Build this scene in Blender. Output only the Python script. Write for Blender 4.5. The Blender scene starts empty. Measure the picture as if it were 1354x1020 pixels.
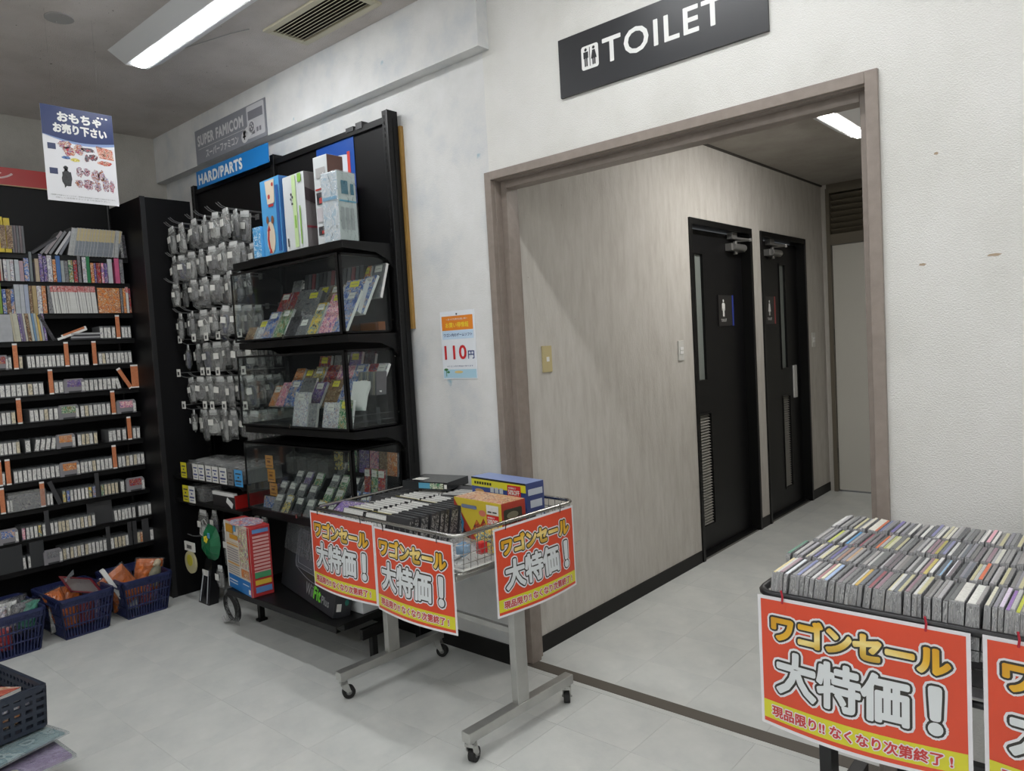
import bpy, bmesh, math, random
from mathutils import Vector, Matrix, noise

# ------------------------------------------------------------------ camera, world, lights, exposure
SC = bpy.context.scene
COL = SC.collection
PI = math.pi
CAM = Vector((0.0, -2.399, 1.45))
FPX = 971.87
YAW, PITCH, ROLL = math.radians(-41.2804), math.radians(-3.2435), math.radians(3.2549)
fw = Vector((math.sin(YAW)*math.cos(PITCH), math.cos(YAW)*math.cos(PITCH), math.sin(PITCH)))
r0 = Vector((math.cos(YAW), -math.sin(YAW), 0)); d0 = fw.cross(r0)
rt = r0*math.cos(ROLL)+d0*math.sin(ROLL); dn = -r0*math.sin(ROLL)+d0*math.cos(ROLL)
cd = bpy.data.cameras.new('camera'); cam = bpy.data.objects.new('camera', cd); COL.objects.link(cam)
m3 = Matrix((rt, -dn, -fw)).transposed()
cam.matrix_world = Matrix.Translation(CAM) @ m3.to_4x4()
cd.sensor_width = 36; cd.lens = FPX/1354*36; cd.clip_start = .02
SC.camera = cam
SC.view_settings.view_transform = 'Standard'; SC.view_settings.look = 'None'
SC.view_settings.gamma = 1; SC.view_settings.use_curve_mapping = False
SC.view_settings.exposure = 1.95
SC.cycles.transparent_max_bounces = 40
w = bpy.data.worlds.new('world'); SC.world = w; w.use_nodes = True
w.node_tree.nodes['Background'].inputs[0].default_value = (.9, .95, 1, 1)
w.node_tree.nodes['Background'].inputs[1].default_value = 0.15
LAMP = 12.0       # strength of the shop's fluorescent lamps
LAMP_CORR = 21.0   # the corridor's lamp

def ray(px, py):
    v = rt*((px-677)/FPX)+dn*((py-510)/FPX)+fw
    return v
def on(px, py, ax, val):
    """a point measured on the plane axis = val"""
    v = ray(px, py); t = (val-CAM[ax])/v[ax]
    return CAM+v*t

# ------------------------------------------------------------------ materials
def lin(c):
    return tuple(((x/255)/12.92 if x/255 <= .04045 else ((x/255+.055)/1.055)**2.4) for x in c)+(1,)
MATS = {}
def mat(key, col=None, rough=.6, metal=0, spec=.5, bump=0, bscale=100, var=0, vscale=5, emit=0, coat=0):
    if key in MATS: return MATS[key]
    m = bpy.data.materials.new(key); m.use_nodes = True
    nt = m.node_tree; b = nt.nodes['Principled BSDF']
    b.inputs['Base Color'].default_value = lin(col); b.inputs['Roughness'].default_value = rough
    b.inputs['Metallic'].default_value = metal; b.inputs['Specular IOR Level'].default_value = spec
    if coat: b.inputs['Coat Weight'].default_value = coat; b.inputs['Coat Roughness'].default_value = .08
    tc = nt.nodes.new('ShaderNodeTexCoord')
    if emit:
        b.inputs['Emission Color'].default_value = lin(col); b.inputs['Emission Strength'].default_value = emit
    if bump:
        n = nt.nodes.new('ShaderNodeTexNoise'); n.inputs['Scale'].default_value = bscale; n.inputs['Detail'].default_value = 4
        nt.links.new(tc.outputs['Object'], n.inputs['Vector'])
        bp = nt.nodes.new('ShaderNodeBump'); bp.inputs['Strength'].default_value = bump; bp.inputs['Distance'].default_value = .004
        nt.links.new(n.outputs['Fac'], bp.inputs['Height']); nt.links.new(bp.outputs['Normal'], b.inputs['Normal'])
    if var:
        n = nt.nodes.new('ShaderNodeTexNoise'); n.inputs['Scale'].default_value = vscale; n.inputs['Detail'].default_value = 6
        nt.links.new(tc.outputs['Object'], n.inputs['Vector'])
        mr = nt.nodes.new('ShaderNodeMapRange'); mr.inputs[1].default_value = .3; mr.inputs[2].default_value = .7
        mr.inputs[3].default_value = 1-var; mr.inputs[4].default_value = 1+var
        nt.links.new(n.outputs['Fac'], mr.inputs[0])
        hs = nt.nodes.new('ShaderNodeHueSaturation'); hs.inputs['Color'].default_value = lin(col)
        nt.links.new(mr.outputs[0], hs.inputs['Value']); nt.links.new(hs.outputs[0], b.inputs['Base Color'])
    MATS[key] = m
    return m

def ramp(nt, src, stops, interp='LINEAR'):
    cr = nt.nodes.new('ShaderNodeValToRGB'); cr.color_ramp.interpolation = interp
    e = cr.color_ramp.elements
    while len(e) < len(stops): e.new(.5)
    for i, (p, c) in enumerate(stops): e[i].position = p; e[i].color = lin(c)
    nt.links.new(src, cr.inputs[0]); return cr

def art(key, cols, scale=40, rough=.3, stretch=(1, 1, 1), kind='noise'):
    """printed picture: flat patches of a few colours"""
    if key in MATS: return MATS[key]
    m = bpy.data.materials.new(key); m.use_nodes = True
    nt = m.node_tree; b = nt.nodes['Principled BSDF']; b.inputs['Roughness'].default_value = rough
    tc = nt.nodes.new('ShaderNodeTexCoord'); mp = nt.nodes.new('ShaderNodeMapping'); mp.inputs['Scale'].default_value = stretch
    oi = nt.nodes.new('ShaderNodeObjectInfo'); ad = nt.nodes.new('ShaderNodeVectorMath'); ad.operation = 'ADD'
    mu = nt.nodes.new('ShaderNodeMath'); mu.operation = 'MULTIPLY'; mu.inputs[1].default_value = 9
    nt.links.new(oi.outputs['Random'], mu.inputs[0])
    nt.links.new(tc.outputs['Object'], mp.inputs[0]); nt.links.new(mp.outputs[0], ad.inputs[0]); nt.links.new(mu.outputs[0], ad.inputs[1])
    if kind == 'noise':
        n = nt.nodes.new('ShaderNodeTexNoise'); n.inputs['Scale'].default_value = scale; n.inputs['Detail'].default_value = 3
        n.inputs['Distortion'].default_value = 1.2; out = n.outputs['Fac']; lo, hi = .36, .64
    else:
        n = nt.nodes.new('ShaderNodeTexVoronoi'); n.inputs['Scale'].default_value = scale
        sp = nt.nodes.new('ShaderNodeSeparateColor'); nt.links.new(n.outputs['Color'], sp.inputs[0]); out = sp.outputs[0]; lo, hi = 0, .9
    nt.links.new(ad.outputs[0], n.inputs['Vector'])
    k = len(cols)
    cr = ramp(nt, out, [(lo+(hi-lo)*i/k, c) for i, c in enumerate(cols)], 'CONSTANT')
    nt.links.new(cr.outputs[0], b.inputs['Base Color'])
    MATS[key] = m
    return m

def clear(key, tint=(255, 255, 255), opac=.12, rough=.05, bump=0, bscale=30, haze=(200, 205, 210), refl=1.45):
    """thin clear plastic or glass: lets light through, with a fresnel gloss"""
    if key in MATS: return MATS[key]
    m = bpy.data.materials.new(key); m.use_nodes = True; nt = m.node_tree
    for n in list(nt.nodes): nt.nodes.remove(n)
    out = nt.nodes.new('ShaderNodeOutputMaterial'); tr = nt.nodes.new('ShaderNodeBsdfTransparent'); tr.inputs[0].default_value = lin(tint)
    df = nt.nodes.new('ShaderNodeBsdfDiffuse'); df.inputs[0].default_value = lin(haze)
    gl = nt.nodes.new('ShaderNodeBsdfGlossy'); gl.inputs['Roughness'].default_value = rough
    m1 = nt.nodes.new('ShaderNodeMixShader'); m1.inputs[0].default_value = opac
    m2 = nt.nodes.new('ShaderNodeMixShader'); fr = nt.nodes.new('ShaderNodeFresnel'); fr.inputs[0].default_value = refl
    nt.links.new(tr.outputs[0], m1.inputs[1]); nt.links.new(df.outputs[0], m1.inputs[2])
    ge = nt.nodes.new('ShaderNodeNewGeometry'); io = nt.nodes.new('ShaderNodeMapRange'); io.inputs[3].default_value = refl; io.inputs[4].default_value = 1/refl
    nt.links.new(ge.outputs['Backfacing'], io.inputs[0]); nt.links.new(io.outputs[0], fr.inputs[0])   # same gloss on both faces of the sheet
    nt.links.new(m1.outputs[0], m2.inputs[1]); nt.links.new(gl.outputs[0], m2.inputs[2]); nt.links.new(fr.outputs[0], m2.inputs[0])
    if bump:
        tc = nt.nodes.new('ShaderNodeTexCoord'); n = nt.nodes.new('ShaderNodeTexNoise'); n.inputs['Scale'].default_value = bscale
        n.inputs['Detail'].default_value = 2; n.inputs['Distortion'].default_value = .8
        bp = nt.nodes.new('ShaderNodeBump'); bp.inputs['Strength'].default_value = bump; bp.inputs['Distance'].default_value = .02
        nt.links.new(tc.outputs['Object'], n.inputs['Vector']); nt.links.new(n.outputs['Fac'], bp.inputs['Height'])
        nt.links.new(bp.outputs[0], gl.inputs['Normal']); nt.links.new(bp.outputs[0], fr.inputs['Normal'])
    nt.links.new(m2.outputs[0], out.inputs[0]); MATS[key] = m
    return m

def wallmat(key, c1, c2, c3, scale, bump, bscale, rough=.75, stretch=(1, 1, 1)):
    m = bpy.data.materials.new(key); m.use_nodes = True; nt = m.node_tree; b = nt.nodes['Principled BSDF']
    b.inputs['Roughness'].default_value = rough; b.inputs['Specular IOR Level'].default_value = .3
    tc = nt.nodes.new('ShaderNodeTexCoord'); mp = nt.nodes.new('ShaderNodeMapping'); mp.inputs['Scale'].default_value = stretch
    nt.links.new(tc.outputs['Object'], mp.inputs[0])
    n = nt.nodes.new('ShaderNodeTexNoise'); n.inputs['Scale'].default_value = scale; n.inputs['Detail'].default_value = 8; n.inputs['Roughness'].default_value = .6
    nt.links.new(mp.outputs[0], n.inputs[0])
    cr = ramp(nt, n.outputs['Fac'], [(.32, c1), (.5, c2), (.68, c3)])
    n2 = nt.nodes.new('ShaderNodeTexNoise'); n2.inputs['Scale'].default_value = bscale; n2.inputs['Detail'].default_value = 4
    nt.links.new(mp.outputs[0], n2.inputs[0])
    bp = nt.nodes.new('ShaderNodeBump'); bp.inputs['Strength'].default_value = bump; bp.inputs['Distance'].default_value = .006
    nt.links.new(n2.outputs['Fac'], bp.inputs['Height']); nt.links.new(bp.outputs[0], b.inputs['Normal'])
    nt.links.new(cr.outputs[0], b.inputs['Base Color']); MATS[key] = m
    return m

def specks(m, scale, thr, col):
    """small dark marks added to a wall or ceiling colour"""
    nt = m.node_tree; b = nt.nodes['Principled BSDF']; src = b.inputs['Base Color'].links[0].from_socket
    tc = nt.nodes.new('ShaderNodeTexCoord'); n = nt.nodes.new('ShaderNodeTexNoise'); n.inputs['Scale'].default_value = scale; n.inputs['Detail'].default_value = 3
    nt.links.new(tc.outputs['Object'], n.inputs[0])
    mr = nt.nodes.new('ShaderNodeMapRange'); mr.inputs[1].default_value = thr; mr.inputs[2].default_value = thr+.05
    mx = nt.nodes.new('ShaderNodeMix'); mx.data_type = 'RGBA'; mx.inputs[7].default_value = lin(col)
    nt.links.new(n.outputs['Fac'], mr.inputs[0]); nt.links.new(mr.outputs[0], mx.inputs[0]); nt.links.new(src, mx.inputs[6]); nt.links.new(mx.outputs[2], b.inputs['Base Color'])

# ------------------------------------------------------------------ mesh helpers
class MB:
    def __init__(s): s.v = []; s.f = []; s.m = []; s.flat = False
    def add(s, vs, fs, mi=0):
        o = len(s.v); s.v += [Vector(p) for p in vs]; s.f += [tuple(i+o for i in f) for f in fs]; s.m += [mi]*len(fs); return s
    def box(s, x0, x1, y0, y1, z0, z1, m=0, M=None, fm=None):
        vs = [Vector((x, y, z)) for z in (z0, z1) for y in (y0, y1) for x in (x0, x1)]
        if M: vs = [M @ p for p in vs]
        o = len(s.v); s.v += vs
        fs = [(0, 2, 3, 1), (4, 5, 7, 6), (0, 1, 5, 4), (2, 6, 7, 3), (0, 4, 6, 2), (1, 3, 7, 5)]  # bottom top front(-y) back left(-x) right(+x)
        s.f += [tuple(i+o for i in f) for f in fs]
        s.m += [m]*6 if not fm else [fm.get(k, m) for k in ('bo', 'to', 'fr', 'ba', 'le', 'ri')]
        return s
    def cyl(s, p0, p1, r, n=12, m=0, r2=None, cap=True):
        p0 = Vector(p0); p1 = Vector(p1); d = (p1-p0).normalized(); r2 = r if r2 is None else r2
        a = d.orthogonal().normalized(); b = d.cross(a); o = len(s.v)
        for i in range(n):
            t = 2*PI*i/n; u = a*math.cos(t)+b*math.sin(t); s.v += [p0+u*r, p1+u*r2]
        for i in range(n):
            j = (i+1) % n; s.f.append((o+2*i, o+2*j, o+2*j+1, o+2*i+1)); s.m.append(m)
        if cap:
            s.f.append(tuple(o+2*i for i in range(n))[::-1]); s.f.append(tuple(o+2*i+1 for i in range(n))); s.m += [m, m]
        return s
    def tube(s, pts, r, n=8, m=0, closed=False):
        pts = [Vector(p) for p in pts]; N = len(pts); o = len(s.v); prev = None
        for i, p in enumerate(pts):
            if closed: d = (pts[(i+1) % N]-pts[i-1]).normalized()
            else: d = (pts[min(i+1, N-1)]-pts[max(i-1, 0)]).normalized()
            a = d.orthogonal().normalized() if prev is None else (prev-d*prev.dot(d)).normalized()
            prev = a; b = d.cross(a)
            for k in range(n):
                t = 2*PI*k/n; s.v.append(p+(a*math.cos(t)+b*math.sin(t))*r)
        for i in range(N if closed else N-1):
            j = (i+1) % N
            for k in range(n):
                l = (k+1) % n; s.f.append((o+i*n+k, o+i*n+l, o+j*n+l, o+j*n+k)); s.m.append(m)
        if not closed:
            s.f.append(tuple(o+k for k in range(n))[::-1]); s.f.append(tuple(o+(N-1)*n+k for k in range(n))); s.m += [m, m]
        return s
    def prism(s, poly, fn, a, b, m=0):
        """poly of 2D points; fn(u, v, t) -> 3D point; extruded from t=a to t=b"""
        n = len(poly); o = len(s.v)
        s.v += [Vector(fn(u, v, a)) for u, v in poly]+[Vector(fn(u, v, b)) for u, v in poly]
        s.f += [tuple(range(o, o+n))[::-1], tuple(range(o+n, o+2*n))]; s.m += [m, m]
        for i in range(n):
            j = (i+1) % n; s.f.append((o+i, o+j, o+n+j, o+n+i)); s.m.append(m)
        return s
    def xf(s, M): s.v = [M @ p for p in s.v]; return s
    def mesh(s, name, mats, smooth=False, sub=None):
        me = bpy.data.meshes.new(name)
        vs = s.v if sub is None else [p-sub for p in s.v]
        me.from_pydata(vs, [], s.f)
        mats = mats if isinstance(mats, (list, tuple)) else [mats]
        for m in mats: me.materials.append(m)
        me.polygons.foreach_set('material_index', s.m)
        if smooth: me.polygons.foreach_set('use_smooth', [True]*len(s.f))
        if s.flat: return me
        bm = bmesh.new(); bm.from_mesh(me); bmesh.ops.recalc_face_normals(bm, faces=bm.faces)
        bm.to_mesh(me); bm.free()
        return me
    def build(s, name, mats, parent=None, smooth=False, bevel=0, local=False):
        """link as one object; verts are world coordinates (or the parent's own when local)"""
        if parent is not None and not local:
            inv = WM[parent.name].inverted(); s.v = [inv @ p for p in s.v]
        xs = [p.x for p in s.v]; ys = [p.y for p in s.v]; zs = [p.z for p in s.v]
        c = Vector(((min(xs)+max(xs))/2, (min(ys)+max(ys))/2, min(zs)))
        o = bpy.data.objects.new(name, s.mesh(name, mats, smooth, c)); COL.objects.link(o)
        o.location = c
        if parent is not None: o.parent = parent; WM[o.name] = WM[parent.name] @ Matrix.Translation(c)
        else: WM[o.name] = Matrix.Translation(c)
        if bevel:
            b = o.modifiers.new('bevel', 'BEVEL'); b.width = bevel; b.segments = 2; b.limit_method = 'ANGLE'; b.angle_limit = .7
        return o
WM = {}
def tag(o, label, cat=None, group=None):
    o['label'] = label
    if cat: o['category'] = cat
    if group: o['group'] = group
    return o
def thing(name, label, cat, loc=(0, 0, 0), rz=0, group=None, M=None):
    o = bpy.data.objects.new(name, None); COL.objects.link(o); o.empty_display_size = .05
    m = M if M is not None else Matrix.Translation(loc) @ Matrix.Rotation(rz, 4, 'Z')
    o.matrix_world = m; WM[o.name] = m.copy()
    return tag(o, label, cat, group)
def struct(o): o['kind'] = 'structure'; return o
def place(name, me, M, label, cat, group=None):
    o = bpy.data.objects.new(name, me); COL.objects.link(o); o.matrix_world = M; WM[o.name] = M.copy()
    return tag(o, label, cat, group)
def part(name, me, parent, M=None):
    o = bpy.data.objects.new(name, me); COL.objects.link(o); o.parent = parent
    if M is not None: o.matrix_local = M
    WM[o.name] = WM[parent.name] @ (M or Matrix.Identity(4)); return o
def T(x, y, z): return Matrix.Translation((x, y, z))
def Rz(a): return Matrix.Rotation(a, 4, 'Z')
def Rx(a): return Matrix.Rotation(a, 4, 'X')
def Ry(a): return Matrix.Rotation(a, 4, 'Y')
# frames for flat signs: local x = right, y = up, z = out of the sign
def face_front(x, y, z): return Matrix(((1, 0, 0, x), (0, 0, -1, y), (0, 1, 0, z), (0, 0, 0, 1)))      # looks to -Y
def face_right(x, y, z): return Matrix(((0, 0, 1, x), (1, 0, 0, y), (0, 1, 0, z), (0, 0, 0, 1)))       # looks to +X
TXT = {}
def text_geo(s, res=3):
    """filled outlines of a line of text and the edges that bound them"""
    k = (s, res)
    if k not in TXT:
        cu = bpy.data.curves.new('t', 'FONT'); cu.body = s; cu.size = 1; cu.resolution_u = res
        if s.isascii(): cu.space_character = 1.12
        ob = bpy.data.objects.new('t', cu); me = bpy.data.meshes.new_from_object(ob)
        fs = [tuple(p.vertices) for p in me.polygons]; cnt = {}
        for f in fs:
            for i in range(len(f)):
                e = tuple(sorted((f[i], f[(i+1) % len(f)]))); cnt[e] = cnt.get(e, 0)+1
        vs = [v.co.copy() for v in me.vertices]; key = {}; first = []
        for i, p in enumerate(vs): first.append(key.setdefault((round(p.x, 5), round(p.y, 5)), i))
        cn2 = {}
        for (a, b), c in cnt.items():
            e = tuple(sorted((first[a], first[b]))); cn2[e] = cn2.get(e, 0)+c
        TXT[k] = (vs, fs, [e for e, c in cn2.items() if c == 1 and e[0] != e[1]])
        bpy.data.objects.remove(ob); bpy.data.meshes.remove(me); bpy.data.curves.remove(cu)
    return TXT[k]
def lettering(parent, F, s, x, y, wd, ht, m, z=.0012, offset=0, name='lettering', bend=None, bold=None, res=3):
    """text fitted into wd x ht with lower left corner x, y in frame F (world); bold is a rounded stroke in metres"""
    base, fs, es = text_geo(s, res)
    x0 = min(p.x for p in base); x1 = max(p.x for p in base); y0 = min(p.y for p in base); y1 = max(p.y for p in base)
    sx = wd/(x1-x0); sy = ht/(y1-y0) if ht else sx
    if bold is None: bold = offset*.8*sy
    P2 = [Vector((x+(p.x-x0)*sx, y+(p.y-y0)*sy)) for p in base]
    W3 = lambda u, v, dz=0: F @ Vector((u, v, z+dz+(bend(u, v) if bend else 0)))
    mb = MB(); mb.flat = True; mb.add([W3(p.x, p.y) for p in P2], fs)
    if bold > 0:
        used = set()
        for a, b in es:
            p, q = P2[a], P2[b]; d = q-p
            if d.length < 1e-7: continue
            n = Vector((-d.y, d.x)).normalized()*bold; used.add(a); used.add(b)
            dz = .00006+.000012*((a+b) % 7); mb.add([W3(*(p-n), dz), W3(*(q-n), dz), W3(*(q+n), dz), W3(*(p+n), dz)], [(0, 1, 2, 3)])
        for a in sorted(used):
            p = P2[a]; mb.add([W3(p.x+bold*math.cos(t*PI/4), p.y+bold*math.sin(t*PI/4), .00016+.000012*(a % 9)) for t in range(8)], [tuple(range(8))])
    return mb.build(name, m, parent)
def rect(parent, F, x0, x1, y0, y1, m, z=.0008, name='printed_panel', bend=None, nx=1, ny=1, th=0):
    mb = MB()
    for zi in ((z, z-th) if th else (z,)):
        vs = []; fs = []
        for j in range(ny+1):
            for i in range(nx+1):
                u = x0+(x1-x0)*i/nx; v = y0+(y1-y0)*j/ny
                vs.append(F @ Vector((u, v, zi+(bend(u, v) if bend else 0))))
        for j in range(ny):
            for i in range(nx):
                a = j*(nx+1)+i; fs.append((a, a+1, a+nx+2, a+nx+1))
        mb.add(vs, fs)
    if th and not bend and nx == 1 and ny == 1:
        mb.f += [(0, 1, 5, 4), (1, 3, 7, 5), (3, 2, 6, 7), (2, 0, 4, 6)]; mb.m += [0]*4
    return mb.build(name, m, parent)
ONES = 'zeroth first second third fourth fifth sixth seventh eighth ninth tenth eleventh twelfth thirteenth fourteenth fifteenth sixteenth seventeenth eighteenth nineteenth'.split()
TENS = {2: 'twent', 3: 'thirt', 4: 'fort', 5: 'fift', 6: 'sixt', 7: 'sevent', 8: 'eight', 9: 'ninet'}
def nth(n):
    if n < 20: return ONES[n]
    t, o = divmod(n, 10)
    return TENS[t]+'ieth' if o == 0 else TENS[t]+'y-'+ONES[o]
R = random.Random(7)

# palette
BLACK = mat('black_steel', (13, 13, 14), .42, spec=.3, var=.15, vscale=8)
BLACKP = mat('black_panel', (11, 11, 13), .5, spec=.25, var=.1, vscale=3)
WHITE = mat('white_print', (226, 226, 224), .45)
PAPER = mat('tag_paper', (216, 215, 210), .6, var=.06, vscale=60)
CHROME = mat('brushed_steel', (182, 182, 179), .3, metal=.78, var=.1, vscale=12)
CHROME2 = mat('chrome_wire', (175, 174, 170), .22, metal=1)
RUBBER = mat('black_rubber', (22, 22, 22), .7)
GREYC = mat('grey_plastic', (120, 120, 120), .5)
DARKG = mat('dark_grey_plastic', (58, 58, 60), .45)
INK = mat('black_print', (25, 25, 25), .5)
GLASS = clear('case_acrylic', (246, 249, 248), .008, .04, refl=1.35)
SLEEVE = clear('clear_sleeve', (240, 242, 242), .16, .12, bump=.4, bscale=60)
BAG = clear('clear_bag', (240, 241, 241), .15, .2, bump=1.0, bscale=45, haze=(225, 225, 222), refl=1.6)
BAG2 = clear('thin_clear_bag', (248, 248, 248), .04, .15, bump=1.0, bscale=35, refl=1.5)
DIRTY = mat('hook_steel', (120, 120, 120), .4, metal=.6)
# ------------------------------------------------------------------ the room
XL, XR_, YB, YF, ZC = -5.235, 2.6, -5.4, 0.0, 3.01
CX0, CX1, CY1, CZ = -2.168, -.62, 4.25, 2.66       # corridor
DX0, DX1, DZ = -2.188, -.607, 2.195                # doorway outer size
WT = .147
M_back = wallmat('mottled_wallpaper', (200, 203, 206), (214, 214, 213), (221, 221, 221), 5, .25, 160)
M_white = wallmat('white_plaster', (209, 208, 203), (218, 217, 213), (223, 222, 219), 3, .55, 230)
M_left = wallmat('grey_concrete_paint', (172, 169, 162), (186, 183, 176), (194, 191, 184), 3.5, .3, 120)
M_corr = wallmat('streaked_wallpaper', (179, 174, 167), (188, 184, 177), (195, 191, 185), 24, .45, 150, stretch=(1, 1, .22))
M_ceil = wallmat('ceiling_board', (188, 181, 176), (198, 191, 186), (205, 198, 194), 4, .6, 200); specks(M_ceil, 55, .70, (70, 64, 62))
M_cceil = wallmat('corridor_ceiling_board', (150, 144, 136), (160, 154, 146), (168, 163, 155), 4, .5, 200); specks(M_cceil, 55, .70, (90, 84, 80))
specks(M_back, 9, .73, (150, 178, 192)); specks(M_white, 70, .78, (150, 145, 140)); specks(M_corr, 60, .76, (130, 122, 110))
M_tile = wallmat('vinyl_floor_tile', (196, 199, 197), (206, 208, 205), (214, 215, 212), 5, .12, 40, rough=.33)
M_tile.node_tree.nodes['Principled BSDF'].inputs['Specular IOR Level'].default_value = .45
specks(M_tile, 16, .735, (138, 138, 134))
M_seam = mat('tile_joint', (110, 108, 104), .8)
M_base = mat('black_baseboard_vinyl', (18, 17, 16), .5, spec=.3)
M_cas = mat('taupe_painted_steel', (138, 127, 119), .38, var=.1, vscale=30, bump=.15, bscale=300)
M_door = mat('black_door_paint', (11, 11, 13), .45, spec=.35, var=.1, vscale=3)
M_dfrm = mat('black_door_frame', (9, 9, 9), .4, spec=.35)

def wall(name, boxes, m):
    mb = MB()
    for b in boxes: mb.box(*b)
    return struct(mb.build(name, m))
wall('wall_back', [(XL-.1, DX0+.02, 0, WT, 0, ZC+.1)], M_back)
wall('wall_front', [(DX0+.02, DX1-.02, 0, WT, DZ-.02, ZC+.1), (DX1-.02, XR_, 0, WT, 0, ZC+.1)], M_white)
wall('wall_left', [(XL-.1, XL, YB, 0, 0, ZC+.1)], M_left)
wall('wall_right', [(XR_, XR_+.1, YB, WT, 0, ZC+.1)], M_white)
wall('wall_rear', [(XL-.1, XR_+.1, YB-.1, YB, 0, ZC+.1)], M_white)
wall('ceiling', [(XL-.1, XR_+.1, YB-.1, WT, ZC, ZC+.1)], M_ceil)
# beam under the ceiling along the back wall
wall('trim_1', [(XL, -2.129, -.066, 0, 2.706, ZC)], M_back)
# a thin edge where the wallpaper meets the plaster
D1 = (1.807, 2.734); D2 = (2.901, 3.807); DTOP = 2.17
wall('wall_corridor_left', [(CX0-.12, CX0, WT, D1[0], 0, CZ), (CX0-.12, CX0, D1[1], D2[0], 0, CZ), (CX0-.12, CX0, D2[1], CY1+.1, 0, CZ),
                            (CX0-.12, CX0, D1[0], D1[1], DTOP, CZ), (CX0-.12, CX0, D2[0], D2[1], DTOP, CZ)], M_corr)
wall('wall_corridor_right', [(CX1, CX1+.1, WT, CY1+.1, 0, CZ)], M_corr)
wall('wall_corridor_end', [(CX0, CX0+.045, CY1, CY1+.1, 0, CZ), (-1.12, CX1, CY1, CY1+.1, 0, CZ)], M_corr)
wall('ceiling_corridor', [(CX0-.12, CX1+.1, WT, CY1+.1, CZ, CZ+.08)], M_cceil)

# floor: slab with separate vinyl tiles laid on it
fb = MB(); fb.box(XL, XR_, YB, 0, -.06, -.004); fb.box(CX0-.14, CX1+.02, 0, CY1+.1, -.06, -.004)
floor = struct(fb.build('floor', M_seam))
TX, TY = .325, .333
def tile_mesh(a, b):
    mb = MB(); g = .0004
    return mb.box(g, a-g, g, b-g, 0, .004).mesh('floor_tile', M_tile)
TM = {}
def tile(x0, x1, y0, y1):
    k = (round(x1-x0, 3), round(y1-y0, 3))
    if k not in TM: TM[k] = tile_mesh(*k)
    o = bpy.data.objects.new('tile', TM[k]); COL.objects.link(o); o.parent = floor
    o.location = Vector((x0, y0, -.004))-floor.location
def cuts(lo, hi, off, p):
    k = math.ceil((lo-off)/p+1e-6); r = [lo]
    while off+k*p < hi-1e-4: r.append(off+k*p); k += 1
    return r+[hi]
for xs, ys in ((cuts(XL, .25, -2.69, TX), cuts(-2.29, 0.0, -.63, TY)), (cuts(CX0, CX1, -2.69, TX), cuts(.095, CY1, -.63, TY))):
    for i in range(len(xs)-1):
        for j in range(len(ys)-1): tile(xs[i], xs[i+1], ys[j], ys[j+1])
mb = MB(); mb.box(XL, .25, YB, -2.29, -.004, 0); mb.box(.25, XR_, YB, 0, -.004, 0)
o = mb.build('far_tiles', M_tile, floor); o['kind'] = 'stuff'
# threshold strip under the doorway
wall('trim_2', [(DX0+.03, DX1-.03, .028, .093, -.004, .003)], mat('threshold_strip', (92, 86, 78), .6))
wall('trim_3', [(DX0+.03, DX1-.03, 0, .028, -.004, .001)], M_tile)

# baseboards
wall('baseboard_back', [(XL, DX0, -.008, 0, 0, .09)], M_base)
wall('baseboard_front', [(DX1, XR_, -.008, 0, 0, .09)], M_base)
wall('baseboard_corridor', [(CX0, CX0+.006, WT, D1[0]-.01, 0, .076), (CX0, CX0+.006, D1[1]+.01, D2[0]-.01, 0, .076), (CX0, CX0+.006, D2[1]+.01, CY1, 0, .076)], M_base)
wall('trim_4', [(CX0, CX0+.012, WT, CY1, CZ-.012, CZ)], mat('dark_ceiling_joint', (60, 56, 50), .7))

# doorway casing: face band, groove, stop and liner, all the way round
cas = thing('doorway_casing', 'taupe painted steel casing around the wide doorway to the corridor', 'door frame', (-1.4, 0, 0))
cas['kind'] = 'structure'; cas.name = 'door_1'; WM['door_1'] = WM['doorway_casing']
def ring(x0, x1, z1, wth, y0, y1, mb):
    mb.box(x0, x0+wth, y0, y1, 0, z1); mb.box(x1-wth, x1, y0, y1, 0, z1); mb.box(x0+wth, x1-wth, y0, y1, z1-wth, z1)
for nm, (ins, wth, y0, y1) in {'face_band': (0, .036, -.014, .012), 'groove_liner': (.018, .02, .012, .05), 'door_stop': (.018, .05, .05, .115), 'back_liner': (.018, .03, .115, WT+.004)}.items():
    mb = MB(); ring(DX0+ins, DX1-ins, DZ-ins, wth, y0, y1, mb); mb.build(nm, M_cas, cas, bevel=.002)

for (u, v, a) in ((1220, 350, .010), (1315, 337, .018), (1238, 203, .006)):
    p = on(u, v, 1, 0)
    MB().prism([(-a, -.002), (a*.4, -.004), (a, .001), (a*.2, .004), (-a*.7, .003)], lambda q, r_, t: (p.x+q, t, p.z+r_), -.001, .0).build('paint_chip', mat('chipped_plaster', (168, 150, 128), .8), COL.objects['wall_front'])
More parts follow.
